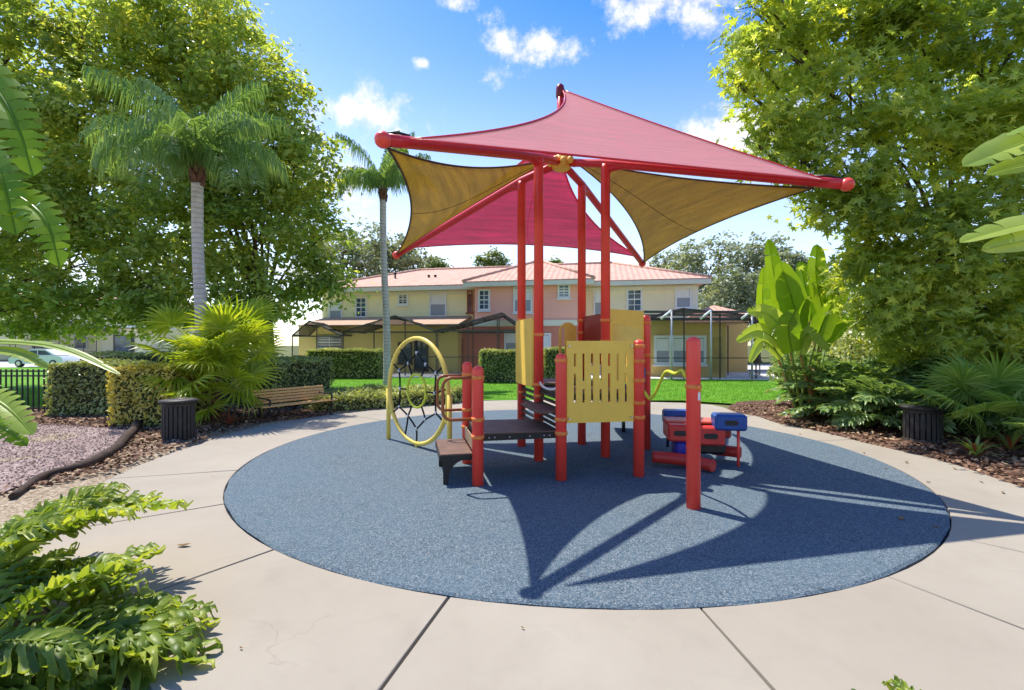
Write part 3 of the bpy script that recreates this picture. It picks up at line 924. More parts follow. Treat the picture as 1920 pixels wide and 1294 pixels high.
def deck(poly, z, bolts_edge=None, label=None):
    ip = inset([Vector((p.x, p.y, 0)) for p in poly], .03)
    m = MB(); m.prism([(p.x, p.y) for p in ip], z - .012, z)
    o = part(play, 'deck', m, DECK, label)
    fr = MB(); q = inset(ip, .004)
    for i in range(len(q)):
        a, b = q[i], q[(i + 1) % len(q)]
        fr.bar(Vector((a.x, a.y, z - .046)), Vector((b.x, b.y, z - .046)), .018, .064)
    part(o, 'deck_frame', fr, DECK_EDGE)
    if bolts_edge:
        a, b = ip[bolts_edge[0]], ip[bolts_edge[1]]; nrm = Vector((b.y - a.y, a.x - b.x, 0)).normalized()
        for f in (.12, .19, .37, .62, .8, .87):
            p = a.lerp(b, f) + nrm * .012; bm_ = MB()
            bm_.lathe([(.001, -.008), (.009, -.006), (.009, .006), (.001, .008)], Vector((p.x, p.y, z - .045)), 8)
            part(o, 'bolt', bm_, STEEL)
    return o


deck([PA, PC, P1, PB], .53, (0, 1), 'lower brown deck')
deck([PC, PD, P4, P1], .93)
deck([P1, P4, P3, P2], .97)
# entry step with two curved legs
u = (PB - PA).normalized(); v_ = Vector((-u.y, u.x, 0))      # u along A->B, v_ away to the left
if v_.x > 0: v_ = -v_
s0 = PA + u * .06 + v_ * .05; s1 = PB - u * .06 + v_ * .05
st = [s0, s1, s1 + v_ * .33, s0 + v_ * .33]
m = MB(); m.prism([(p.x, p.y) for p in reversed(st)], .295, .32); step = part(play, 'entry_step', m, DECK)
fr = MB()
for a, b in zip(st, st[1:] + st[:1]): fr.bar(Vector((a.x, a.y, .28)), Vector((b.x, b.y, .28)), .02, .055)
part(step, 'step_frame', fr, DECK_EDGE)
for q in (s0 + u * .03, s1 - u * .03):
    lg = MB(); o_ = q + v_ * .30
    prof = []
    for i in range(9):
        a = i / 8 * pi / 2
        prof.append(o_ - v_ * (.055 + .17 * (1 - cos(a))) + Vector((0, 0, .05 + .20 * sin(a))))
    poly = [o_ + Vector((0, 0, 0)), o_ + Vector((0, 0, .27)), o_ - v_ * .235 + Vector((0, 0, .27))] + list(reversed(prof)) + [o_ - v_ * .05]
    lg.slab(poly, .03); part(step, 'step_leg', lg, DECK_EDGE)
m = MB(); m.slab([PA + v_ * .03 + Vector((0, 0, .33)), PB + v_ * .03 + Vector((0, 0, .33)), PB + v_ * .03 + Vector((0, 0, .47)), PA + v_ * .03 + Vector((0, 0, .47))], .012)
part(step, 'step_riser', m, plain('tan_riser', (.28, .2, .13), .6, .2))
# transfer step between the lower and the upper decks
tw = MB(); tw.box((PC + P1) / 2 + Vector((-.11, -.02, .725)), (.26, .78, .03), atan2((P1 - PC).y, (P1 - PC).x) - pi / 2, bevel=.006)
tr_ = part(play, 'transfer_step', tw, DECK)
for k in range(6):      # slatted riser behind the transfer step
    z = .56 + .062 * k; m = MB(); m.bar(P1.lerp(PC, .07) + Vector((0, 0, z)), P1.lerp(PC, .93) + Vector((0, 0, z)), .02, .034); part(tr_, 'riser_slat', m, DECK_EDGE)
for k in range(7):      # rungs on the open back side below the yellow panel
    z = .45 + .078 * k; m = MB(); m.bar(P2.lerp(P1, .06) + Vector((0, 0, z)), P2.lerp(P1, .94) + Vector((0, 0, z)), .03, .034); part(play, 'ladder_rung', m, DECK_EDGE)
m = MB(); cs = [P1.lerp(PC, f) + Vector((0, 0, z)) for f, z in ((.08, .99), (.2, .95), (.45, .935), (.7, .95), (.9, .99))]
m.tube(smooth_curve(cs, 4), .014, 8); part(play, 'grab_bar', m, WHITE)

# panels
def panel(a, b, z0, z1, mat, slots=None, thick=.022, off=.0, label=None, name='panel', inset_=.062, round_=.05):
    a = Vector((a.x, a.y, 0)); b = Vector((b.x, b.y, 0)); d = (b - a).normalized(); nrm = Vector((d.y, -d.x, 0))
    a2, b2 = a + d * inset_ + nrm * off, b - d * inset_ + nrm * off; W = (b2 - a2).length
    m = MB()
    def rect(x0, x1, y0, y1):
        if x1 - x0 < 1e-4 or y1 - y0 < 1e-4: return
        rot = Matrix((d, -nrm, Vector((0, 0, 1)))).transposed()
        m.box(a2 + d * ((x0 + x1) / 2) + Vector((0, 0, (y0 + y1) / 2)), (x1 - x0, thick, y1 - y0), rot=rot)
    if not slots:
        poly = []
        for cx_, cz_, a0 in ((W - round_, z1 - round_, 0), (round_, z1 - round_, 90), (round_, z0 + round_, 180), (W - round_, z0 + round_, 270)):
            for k in range(5):
                an = radians(a0 + 22.5 * k); poly.append(a2 + d * (cx_ + round_ * cos(an)) + Vector((0, 0, cz_ + round_ * sin(an))))
        m.slab(poly, thick)
    else:
        cols, sw = slots; x = 0
        for cx_, runs in cols:
            rect(x, cx_ - sw / 2, z0, z1); y = z0
            for r0, r1 in sorted(runs):
                rect(cx_ - sw / 2, cx_ + sw / 2, y, r0); y = r1
            rect(cx_ - sw / 2, cx_ + sw / 2, y, z1); x = cx_ + sw / 2
        rect(x, W, z0, z1)
    return part(play, name, m, mat, label)


W = (PD - PC).length - .124
cols = []
for k in range(7):
    cx_ = W * (.118 + .127 * k)
    H0, H = .61, .885
    f = lambda y: H0 + H * (1 - (y - 248) / (712 - 248))
    runs = [(f(392), f(320)), (f(597), f(434))] if k % 2 == 0 else [(f(476), f(320)), (f(597), f(522))]
    cols.append((cx_, [(min(r), max(r)) for r in runs]))
panel(PC, PD, .61, 1.495, YELLOW, (cols, .025), .024, .0, 'slotted front panel')
for fx in (.1, .9):      # fixing bolts of the front panel
    for z in (.66, 1.44):
        q = PC.lerp(PD, fx) + Vector((.002, -.018, z)); m = MB(); m.tube([q, q + Vector((.002, -.012, 0))], .011, 10); part(play, 'panel_bolt', m, STEEL)
o_ = panel(P1, P2, .92, 1.79, YELLOW, None, .024, -.075, 'side panel seen nearly edge on', inset_=.0)
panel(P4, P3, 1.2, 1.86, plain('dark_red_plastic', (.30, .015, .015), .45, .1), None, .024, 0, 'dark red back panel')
Wb = (PE - P4).length - .124
cols = [(Wb * (.16 + .115 * k), [(1.42, 1.63)]) for k in range(7)]
panel(P4, PE, .95, 1.92, YELLOW, (cols, .026), .024, 0, 'slotted yellow panel at the slide')
# yellow arched hand panel on the back-left side
m = MB(); dd = (P3 - P2).normalized(); bx = P2.lerp(P3, .66)
outer, innr = [], []
for k in range(13):
    a = radians(180 - 15 * k * 1.0)
    outer.append(bx + dd * (.13 * cos(a) + .09) + Vector((0, 0, 1.64 + .14 * sin(a)))); innr.append(bx + dd * (.028 * cos(a) + .02) + Vector((0, 0, 1.66 + .06 * sin(a))))
outer = [bx + dd * (-.04) + Vector((0, 0, .95))] + outer + [bx + dd * .22 + Vector((0, 0, .95))]
innr = [bx + dd * -.008 + Vector((0, 0, 1.3))] + innr + [bx + dd * .048 + Vector((0, 0, 1.3))]
nrm = Vector((dd.y, -dd.x, 0)) * .014
vs = [p + nrm for p in outer] + [p + nrm for p in innr] + [p - nrm for p in outer] + [p - nrm for p in innr]; n_ = len(outer); F = []
for i in range(n_):
    j = (i + 1) % n_
    F += [(i, j, n_ + j, n_ + i), (2 * n_ + i, 3 * n_ + i, 3 * n_ + j, 2 * n_ + j), (i, 2 * n_ + i, 2 * n_ + j, j), (n_ + i, n_ + j, 3 * n_ + j, 3 * n_ + i)]
m.add(vs, F); part(play, 'hand_panel', m, YELLOW)
# slide behind the tower: yellow hood, dark blue bedway running down to the right at the back
sd = Vector((.22, .976, 0)); sn = Vector((sd.y, -sd.x, 0)); s_top = (P4 + PE) / 2 + Vector((-.02, .02, 0))
chute = MB(); sec = [(-.26, .20), (-.24, .0), (0, -.03), (.24, .0), (.26, .20)]; rows = []
for f in [i / 14 for i in range(15)]:
    z = .95 - .78 * (f ** 1.05 if f < .82 else .82 ** 1.05 + (f - .82) * .35); c0 = s_top + sd * (.05 + 1.9 * f)
    rows.append([c0 + sn * a + Vector((0, 0, z + b)) for a, b in sec] + [c0 + sn * (a * 1.08) + Vector((0, 0, z + b - .03)) for a, b in reversed(sec)])
k_ = len(rows[0]); vs = [p for r in rows for p in r]
F = [(i * k_ + j, i * k_ + (j + 1) % k_, (i + 1) * k_ + (j + 1) % k_, (i + 1) * k_ + j) for i in range(14) for j in range(k_)] + [tuple(range(k_)), tuple(reversed(range(14 * k_, 15 * k_)))]
chute.add(vs, F, False); slide = part(play, 'slide', chute, BLUE_PLASTIC)
hd = MB()
hp = [s_top - sn * .24 + sd * .02 + Vector((0, 0, 1.0)), s_top + sn * .20 + sd * .02 + Vector((0, 0, 1.0)), s_top + sn * .20 + sd * .05 + Vector((0, 0, 1.66)), s_top - sn * .24 + sd * .05 + Vector((0, 0, 1.74))]
hd.slab([p - sd * .26 - sn * 0 for p in hp], .03); part(slide, 'slide_hood', hd, PALE_YELLOW)
lg = MB(); lg.tube([s_top + sd * 1.5 + Vector((0, 0, 0)), s_top + sd * 1.5 + Vector((0, 0, .26))], .03, 12); part(slide, 'slide_leg', lg, BLACK_METAL)

# handrail loops over the entry step
for q, mat, zt, zb in ((PA, BROWN_RAIL, zat(PA, 708), zat(PA, 786)), (PB, BROWN_RAIL, zat(PB, 704), zat(PB, 768))):
    m = MB(); o0 = q + v_ * PR; R_ = .09; E_ = .30
    pts = [o0 + Vector((0, 0, zt))]
    for k in range(7):
        a = pi / 2 - k / 6 * pi / 2; pts.append(o0 + v_ * (E_ - R_ + R_ * cos(a)) + Vector((0, 0, zt - R_ + R_ * sin(a))))
    for k in range(7):
        a = -k / 6 * pi / 2; pts.append(o0 + v_ * (E_ - R_ + R_ * cos(a)) + Vector((0, 0, zb + R_ + R_ * sin(a))))
    pts.append(o0 + Vector((0, 0, zb)))
    m.tube(pts, .017, 10); part(play, 'handrail', m, mat)
# wavy yellow hand bar from the tower to the single post
m = MB(); a = PD + Vector((.06, -.02, .935)); b = PF + Vector((-.055, .03, 1.16))
w_ = [a, a.lerp(b, .14) + Vector((0, 0, -.09)), a.lerp(b, .3) + Vector((0, 0, -.05)), a.lerp(b, .55) + Vector((0, 0, .12)), a.lerp(b, .78) + Vector((0, 0, .07)), b + Vector((-.03, .02, .06)), b]
m.tube(smooth_curve(w_, 6), .016, 10); part(play, 'hand_bar', m, YELLOW_ROPE)

m = MB(); m.box(PF + Vector((.028, -.0565, 1.0)), (.022, .008, .07), .45); part(play, 'warning_sticker', m, WHITE)
m = MB(); m.box(PF + Vector((.028, -.0575, 1.05)), (.022, .008, .025), .45); part(play, 'warning_sticker', m, ORANGE)

# ------------------------------------------------------------------ ring net climber
RC = Vector((-1.355, 6.70, .80)); rd = Vector((-.70, .714, 0)).normalized() * -1
climber = thing('net_climber', 'yellow hoop climber with black rope net beside the entry step', 'climber', (RC.x, RC.y, 0))
def rp(r, a): return RC + rd * (r * cos(a)) + Vector((0, 0, r * sin(a)))
m = MB(); m.tube([rp(.745, 2 * pi * i / 64) for i in range(64)], .031, 12, closed=True); part(climber, 'hoop', m, PALE_YELLOW)
m = MB(); m.tube([rp(.235, 2 * pi * i / 32) for i in range(32)], .018, 10, closed=True); part(climber, 'inner_ring', m, YELLOW_ROPE)
for s_, zt in ((-1, .78), (1, .80)):
    c0 = RC + rd * (.775 * s_); m = MB(); m.tube([Vector((c0.x, c0.y, 0)), Vector((c0.x, c0.y, zt))], .033, 14); po = part(climber, 'support_post', m, PALE_YELLOW)
    c = MB()
    for dz in (.05, .12): c.tube([c0 + Vector((0, 0, zt - .8 - dz + .5)) - Vector((0, 0, c0.z)) + Vector((0, 0, .0)), rp(.745, (pi if s_ < 0 else 0) - s_ * .45)], .02, 8)
    part(po, 'bracket', c, PALE_YELLOW)
c0 = rp(.745, -pi / 2); m = MB(); m.tube([Vector((c0.x, c0.y, 0)), c0], .025, 10); part(climber, 'foot', m, PALE_YELLOW)
for k in range(6):
    a = pi / 2 + k * pi / 3
    segs = [(rp(.72, a), rp(.54, a)), (rp(.54, a), rp(.44, a + .52)), (rp(.54, a), rp(.44, a - .52))]
    segs.append((rp(.44, a + .52), rp(.235, a + .52)))
    if k % 2 == 0: segs.append((rp(.44, a + .52), rp(.72, a + .62)))
    else: segs.append((rp(.44, a - .52), rp(.44, a - .53)))
    for p, q in segs:
        if (p - q).length < .03: continue
        m = MB(); m.tube([p, p.lerp(q, .5) + Vector((.004, .004, 0)), q], .0125, 8); part(climber, 'net_rope', m, BLACK_ROPE)
    for p in (rp(.54, a), rp(.44, a + .52)):
        m = MB(); m.lathe([(.004, -.03), (.019, -.02), (.019, .02), (.004, .03)], p, 10); part(climber, 'rope_joint', m, STEEL)

# ------------------------------------------------------------------ spring rocker for several children
RK = Vector((2.25, 5.92, 0))
rocker = thing('spring_rocker', 'low red and blue spring rocker with box seats on the rubber', 'spring rocker', RK)


def holed_box(c, size, rz, hole, mat, name, parent, bevel=.02):
    """box whose long faces carry a black oval plate as painted hole shade"""
    m = MB(); m.box(c, size, rz, bevel=bevel); o = part(parent, name, m, mat)
    R = Matrix.Rotation(rz, 3, 'Z')
    for sg in (-1, 1):
        h = MB(); w_, hh = hole; ring = []
        for k in range(16):
            a = 2 * pi * k / 16; ex = (w_ - hh) * (1 if cos(a) > 0 else -1)
            ring.append(R @ Vector((ex + hh * cos(a), sg * (size[1] / 2 + .003), hh * sin(a))) + Vector(c))
        ring2 = [p * 1.0 for p in ring]
        h.slab(ring, .005); part(o, 'hole_shade_plate', h, BLACK_METAL)  # black plate on the face stands in for the shade inside a hole
    return o


coil = MB(); coil.tube([RK + Vector((.09 * cos(t_ * .5), .09 * sin(t_ * .5), .02 + t_ * .0042)) for t_ in range(64)], .016, 8); part(rocker, 'spring', coil, BLACK_METAL)
m = MB(); m.lathe([(.15, 0), (.15, .03), (.05, .035)], RK, 20); part(rocker, 'spring_plate', m, BLACK_METAL)
rz = radians(-10)
BODY_RED = plain('red_plastic', (.62, .045, .035), .38, .1, 5)
holed_box(RK + Vector((-.20, -.06, .395)), (.28, .46, .20), rz, (.075, .032), BODY_RED, 'body_box', rocker)
holed_box(RK + Vector((.15, -.10, .365)), (.33, .44, .22), rz, (.08, .034), BODY_RED, 'body_box', rocker)
m = MB(); m.box(RK + Vector((-.02, .02, .505)), (.60, .34, .03), rz, bevel=.01); part(rocker, 'top_plate', m, plain('red_plastic_top', (.66, .14, .08), .4, .1, 5))
m = MB(); m.box(RK + Vector((-.17, -.13, .19)), (.20, .3, .20), rz, bevel=.03); part(rocker, 'lower_block', m, plain('deep_blue_plastic', (.03, .03, .28), .36, .1, 5))
m = MB(); m.box(RK + Vector((.17, -.04, .19)), (.40, .3, .14), rz, bevel=.03); part(rocker, 'lower_block', m, BLACK_METAL)
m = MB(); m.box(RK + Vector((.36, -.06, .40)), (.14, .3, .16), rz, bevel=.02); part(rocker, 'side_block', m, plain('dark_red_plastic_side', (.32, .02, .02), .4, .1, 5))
for dx, dy, z in ((-.035, .42, .485), (.345, -.27, .535)):
    c0 = RK + Vector((dx, dy, z))
    seat = holed_box(c0, (.36, .24, .19), rz, (.075, .03), BLUE_PLASTIC, 'seat_box', rocker, .025)
    px_ = c0 + Vector((-.15, -.08, 0)) if dx < 0 else c0 + Vector((.10, -.03, 0))
    m = MB(); m.tube([Vector((px_.x, px_.y, .10 if dx < 0 else 0.0)), Vector((px_.x, px_.y, c0.z - .08))], .018, 10); part(seat, 'seat_post', m, plain('dark_blue_tube', (.012, .02, .06), .4) if dx < 0 else RED)
for pts in ([(-.58, -.30, .12), (-.36, -.36, .115), (-.14, -.44, .10), (.02, -.60, .085)], [(.28, .06, .13), (.42, -.02, .13), (.56, -.12, .13)]):
    m = MB(); m.tube(smooth_curve([RK + Vector(p) for p in pts], 5), .07, 14); part(rocker, 'foot_bar', m, plain('dark_red_tube', (.5, .035, .025), .4, .1))

# ------------------------------------------------------------------ bench, bins, edging, fence
b0, b1 = Vector((-4.52, 8.72, 0)), Vector((-3.72, 9.86, 0))
bd = (b1 - b0).normalized(); ba = atan2(bd.y, bd.x)
bench = thing('park_bench', 'slatted timber bench on black iron legs by the path', 'bench', b0, ba); bench.scale = (1, .85, .69)
BL = (b1 - b0).length + .12
for k in range(5):
    f = k / 4; m = MB(); m.box((BL / 2 - .06, .47 + .10 * f, .50 + .32 * f), (BL, .026, .066), rot=Matrix.Rotation(-.28, 3, 'X'), bevel=.007); local_part(bench, 'back_slat', m, TIMBER)
for k in range(5):
    m = MB(); m.box((BL / 2 - .06, .03 + .095 * k, .435 - .005 * k), (BL + (.0 if k else .06), .078, .034), bevel=.007); local_part(bench, 'seat_slat', m, TIMBER)
for x in (.05, BL - .17):
    m = MB()
    m.tube(smooth_curve([(x, .02, 0), (x, .05, .2), (x, .0, .395), (x, .2, .40), (x, .44, .40), (x, .49, .52), (x, .60, .86)], 5), .022, 8)
    m.tube(smooth_curve([(x, .55, 0), (x, .46, .2), (x, .44, .40)], 5), .022, 8)
    fo = local_part(bench, 'iron_frame', m, BLACK_METAL)
    a = MB(); a.tube(smooth_curve([(x, .02, .42), (x, .0, .58), (x, .08, .63), (x, .35, .63), (x, .54, .66)], 5), .02, 8); local_part(fo, 'arm_rest', a, BLACK_METAL)
    f = MB(); f.box((x, .03, .012), (.05, .10, .024), bevel=.006); f.box((x, .54, .012), (.05, .10, .024), bevel=.006); local_part(fo, 'foot_pad', f, BLACK_METAL)


def bin_(name, label, loc, r, h, group, n=22):
    t_ = thing(name, label, 'trash can', loc, 0, group)
    m = MB(); m.lathe([(r * .86, .02), (r * .86, h - .06)], (0, 0, 0), 24); local_part(t_, 'liner', m, BLACK_METAL)
    for z in (.035, h - .075):
        m = MB(); m.lathe([(r * .985, z - .02), (r * 1.005, z - .015), (r * 1.005, z + .015), (r * .985, z + .02)], (0, 0, 0), 28); local_part(t_, 'band', m, TRASH)
    for k in range(n):
        a = 2 * pi * k / n; m = MB(); m.box((r * .93 * cos(a), r * .93 * sin(a), (h - .05) / 2), (.02, 2 * pi * r / n * .72, h - .06), a, bevel=.005); local_part(t_, 'side_slat', m, TRASH)
    m = MB(); m.lathe([(r * .5, h - .055), (r * 1.13, h - .05), (r * 1.18, h - .03), (r * 1.16, h - .01), (r * .55, h + .012), (r * .52, h - .02)], (0, 0, 0), 28)
    local_part(t_, 'lid', m, TRASH)
    return t_


bin_('trash_can', 'dark slatted trash can beside the golden hedge', (-5.03, 7.12, 0), .215, .635, 'slatted trash cans')
bin_('trash_can', 'dark slatted trash can half hidden in the right planting', (6.05, 6.95, .02), .235, .54, 'slatted trash cans')

ed = [(-4.55, 4.3, .07), (-4.93, 4.97, .075), (-4.9, 5.4, .08), (-5.2, 6.17, .09), (-5.65, 6.9, .10), (-5.98, 7.45, .11), (-6.42, 8.1, .12)]
m = MB(); cv = smooth_curve(ed, 6); rr = random.Random(2)
m.tube(cv, [.028 + .034 * min(1, i / 22) + rr.uniform(-.004, .004) for i in range(len(cv))], 12)
me = m.mesh('edging_log'); me.materials.append(LOG); tag(link('edging_log', me), 'weathered brown timber edging curving along the gravel', 'edging')

fence = thing('iron_fence', 'black iron picket fence in front of the left lawn', 'fence', (-12.4, 9.85, 0))
for z in (.9, .12, .80):
    m = MB(); m.bar((-14.8, 9.85, z), (-9.75, 9.95, z), .03, .032); part(fence, 'rail', m, BLACK_METAL)
for k in range(46):
    x = -14.8 + 5.05 * k / 45; thick = .022 if k % 15 else .05
    m = MB(); m.box((x, 9.85 + .1 * k / 45, .47 + (.03 if k % 15 == 0 else 0)), (thick, thick, .94 + (.06 if k % 15 == 0 else 0))); part(fence, 'picket', m, BLACK_METAL)
# ------------------------------------------------------------------ townhouses behind the lawn
HO = Vector((-10.0, 27.8, 0)); HA = math.radians(-11.03)
he = Vector((cos(HA), sin(HA), 0)); hb = Vector((-sin(HA), cos(HA), 0))


def onwall(px, py, yo=0.0):
    """photograph pixel -> (x, z) on a plane of the terrace's own frame"""
    d = Vector(((px - 960) / FPX, 1, (647 - py) / FPX)); o = Vector((0, 0, EYE)) - HO
    s_ = (yo - o.dot(hb)) / d.dot(hb); q = o + d * s_
    return q.dot(he), q.z


def hip_roof(x0, x1, y0, y1, ze, zr, over, hip0=True, hip1=True):
    x0 -= over; x1 += over; y0 -= over; y1 += over
    ym = (y0 + y1) / 2; run = (y1 - y0) / 2
    rx0 = x0 + (run * .85 if hip0 else 0); rx1 = x1 - (run * .85 if hip1 else 0)
    if rx0 > rx1: rx0 = rx1 = (rx0 + rx1) / 2
    m = MB()
    m.add([(x0, y0, ze), (x1, y0, ze), (x1, y1, ze), (x0, y1, ze), (rx0, ym, zr), (rx1, ym, zr), (x0, y0, ze - .06), (x1, y0, ze - .06), (x1, y1, ze - .06), (x0, y1, ze - .06)],
          [(0, 1, 5, 4), (1, 2, 5), (2, 3, 4, 5), (3, 0, 4), (6, 7, 1, 0), (7, 8, 2, 1), (8, 9, 3, 2), (9, 6, 0, 3), (9, 8, 7, 6)])
    return m, [(x0, y0, ze), (x1, y0, ze), (x1, y1, ze), (x0, y1, ze), (rx0, ym, zr), (rx1, ym, zr)]


def window(house, x0, x1, z0, z1, y, style='grid', frame=WHITE, fw=.09):
    m = MB(); d = .07
    for a, b, c, e in ((x0, x1, z1, z1 + fw), (x0, x1, z0 - fw, z0), (x0 - fw, x0, z0 - fw, z1 + fw), (x1, x1 + fw, z0 - fw, z1 + fw)):
        m.box(((a + b) / 2, y - d / 2, (c + e) / 2), (b - a, d, e - c))
    w = local_part(house, 'window', m, frame)
    g = MB(); g.box(((x0 + x1) / 2, y - .012, (z0 + z1) / 2), (x1 - x0, .02, z1 - z0)); local_part(w, 'pane', g, GLASS)
    zm = (z0 + z1) / 2; mu = MB()
    mu.box(((x0 + x1) / 2, y - .04, zm), (x1 - x0, .035, .06))
    if style == 'grid':
        mu.box(((x0 + x1) / 2, y - .036, zm), (.035, .03, z1 - z0))
        for f in (.25, .75): mu.box(((x0 + x1) / 2, y - .034, z0 + (z1 - z0) * f), (x1 - x0, .03, .03))
    local_part(w, 'muntin', mu, frame)
    if style == 'blind':
        b = MB(); b.box(((x0 + x1) / 2, y - .03, (zm + z1) / 2), (x1 - x0 - .02, .02, z1 - zm - .05)); local_part(w, 'blind', b, WHITE)
        b = MB(); b.box(((x0 + x1) / 2, y - .026, (zm + z0) / 2), (x1 - x0 - .02, .012, zm - z0 - .05)); local_part(w, 'blind', b, BLIND)
    s_ = MB(); s_.box(((x0 + x1) / 2, y - .07, z0 - fw - .04), (x1 - x0 + 2 * fw + .1, .14, .08)); local_part(w, 'sill', s_, frame)
    return w


def px_window(house, xa, xb, ya, yb, yo, style='grid', frame=WHITE, fw=.09):
    x0, z1 = onwall(xa, ya, yo); x1, z0 = onwall(xb, yb, yo)
    return window(house, x0, x1, z0, z1, yo, style, frame, fw)


XL = onwall(604, 600)[0]; XA = onwall(888, 600)[0]; XB = onwall(1098, 600)[0]; XC = onwall(1308, 600)[0]
ZE = 4.78; ZR = 6.55; DEP = 10.0


def wall_box(house, x0, x1, y0, y1, z1, mat, name='wall', z0=0.0):
    m = MB(); m.box(((x0 + x1) / 2, (y0 + y1) / 2, (z0 + z1) / 2), (x1 - x0, y1 - y0, z1 - z0)); return local_part(house, name, m, mat)


def band(house, x0, x1, y, z, h, mat=TRIM, d=.05, name='trim_band'):
    m = MB(); m.box(((x0 + x1) / 2, y - d / 2, z), (x1 - x0, d, h)); return local_part(house, name, m, mat)


def roof_on(house, args, caps=True):
    m, c = hip_roof(*args); r = local_part(house, 'roof', m, TILE)
    x0, y0, ze = c[0]; x1 = c[1][0]
    f = MB(); f.box(((x0 + x1) / 2, y0 + .03, ze - .17), (x1 - x0, .06, .22)); local_part(r, 'fascia', f, TRIM)
    so = MB(); so.box(((x0 + x1) / 2, y0 + .36, ze - .20), (x1 - x0 - .1, .6, .05)); local_part(r, 'soffit', so, TRIM)
    rc = MB()
    for a, b in ((0, 4), (1, 5), (4, 5)):
        p, q = Vector(c[a]), Vector(c[b])
        if (p - q).length > .3: rc.tube([p + Vector((0, 0, .02)), q + Vector((0, 0, .03))], .09, 8)
    local_part(r, 'ridge_cap', rc, TILE)
    return r


yh = thing('yellow_townhouse', 'two storey yellow stucco townhouse on the left of the terrace', 'house', HO, HA)
wall_box(yh, XL, XA, 0, DEP, ZE - .2, STUCCO_Y)
r = roof_on(yh, (XL, XA + 3, 0, DEP, ZE, ZR, .55, True, False))
for px, py in ((741, 516), (804, 521), (816, 521)):
    x, z = onwall(px, py, 2.0); m = MB(); m.tube([(x, 2.0, z - .4), (x, 2.0, z + .12)], .06, 8); m.lathe([(.1, 0), (.1, .05), (.02, .1)], (x, 2.0, z + .1), 8); local_part(r, 'vent_pipe', m, BLACK_METAL)
band(yh, XL, XA, 0, ZE - .38, .22, TRIM)
px_window(yh, 669, 686, 560, 593, 0, 'grid'); px_window(yh, 749, 763, 553, 569, 0, 'grid'); px_window(yh, 808, 835, 549, 591, 0, 'blind'); px_window(yh, 879, 884, 548, 583, 0, 'grid', plain('red_brown_frame', (.3, .1, .06), .6))
px_window(yh, 620, 640, 568, 596, 0, 'blind')
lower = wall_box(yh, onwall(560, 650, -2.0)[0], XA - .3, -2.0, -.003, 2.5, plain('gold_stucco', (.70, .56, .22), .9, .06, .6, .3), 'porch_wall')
m = MB(); x0, x1 = onwall(560, 650, -2.4)[0], XA - .1
m.add([(x0, -2.5, 2.46), (x1, -2.5, 2.46), (x1, 0, 3.0), (x0, 0, 3.0), (x0, -2.5, 2.52), (x1, -2.5, 2.52), (x1, -.01, 3.08), (x0, -.01, 3.08)], [(0, 3, 2, 1), (4, 5, 6, 7), (0, 1, 5, 4), (1, 2, 6, 5), (3, 0, 4, 7), (2, 3, 7, 6)])
local_part(yh, 'porch_roof', m, plain('porch_roof_tile', (.45, .30, .20), .85, .15))
px_window(yh, 597, 640, 632, 652, -2.0, 'grid'); px_window(yh, 750, 770, 645, 678, -2.0, 'grid', DARK_FRAME); px_window(yh, 780, 800, 640, 690, -2.0, 'grid', DARK_FRAME)

ph = thing('pink_townhouse', 'pink stucco townhouse in the middle of the terrace', 'house', HO, HA)
PY = -1.2; XA2, XB2 = onwall(890, 600, PY)[0], onwall(1096, 600, PY)[0]
wall_box(ph, XA2, XB2, PY, DEP - 1, ZE - .25, STUCCO_P)
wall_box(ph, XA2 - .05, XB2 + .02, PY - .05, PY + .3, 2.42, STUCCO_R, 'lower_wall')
band(ph, XA2 - .06, XB2 + .03, PY, 2.58, .3, TRIM, .09)
roof_on(ph, (XA2, XB2, PY, DEP - 2.5, ZE - .02, ZR + .02, .5, True, True))
px_window(ph, 900, 916, 546, 579, PY, 'grid'); px_window(ph, 966, 995, 541, 583, PY, 'blind'); px_window(ph, 1049, 1066, 536, 556, PY, 'grid')
px_window(ph, 949, 968, 622, 662, PY - .05, 'blind'); px_window(ph, 1012, 1030, 628, 690, PY - .05, 'blind')
m = MB(); x0, z1 = onwall(838, 634, PY - .05); x1, z0 = onwall(870, 700, PY - .05)
wall_box(ph, onwall(822, 650, PY)[0], XA2 - .051, PY - .06, -.004, 2.35, STUCCO_R, 'side_porch')
dr = MB(); dr.box(((x0 + x1) / 2, PY - .085, (z0 + z1) / 2), (x1 - x0, .045, z1 - z0)); local_part(ph, 'door', dr, plain('rose_door', (.40, .17, .13), .6))

th = thing('tan_townhouse', 'tan stucco townhouse on the right of the terrace', 'house', HO, HA)
wall_box(th, XB, XC, 0, DEP, ZE - .2, STUCCO_T)
roof_on(th, (XB - 3, XC, 0.02, DEP, ZE + .01, ZR + .05, .55, False, True))
band(th, XB, XC, 0, ZE - .38, .22, TRIM); band(th, XC - .28, XC + .02, 0, 3.6, 1.6, TRIM, .06, 'corner_trim')
px_window(th, 1116, 1128, 543, 590, 0, 'blind'); px_window(th, 1178, 1201, 541, 582, 0, 'grid'); px_window(th, 1269, 1293, 540, 575, 0, 'blind')
LY = -3.2; x0 = onwall(1208, 650, LY)[0]; x1 = onwall(1361, 650, LY)[0]
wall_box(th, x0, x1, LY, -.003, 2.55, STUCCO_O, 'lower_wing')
m, c = hip_roof(onwall(1290, 600, LY)[0], onwall(1378, 600, LY)[0], LY - .1, 2.0, 2.45, 3.2, .3); rf = local_part(th, 'wing_roof', m, TILE)
m, c = hip_roof(XC - .2, XC + 3.0, 1.0, 5.0, 2.95, 3.7, .2); local_part(th, 'far_wing_roof', m, TILE)
wall_box(th, XC + .003, XC + 2.7, 1.2, 4.8, 2.93, STUCCO_O, 'far_wing')
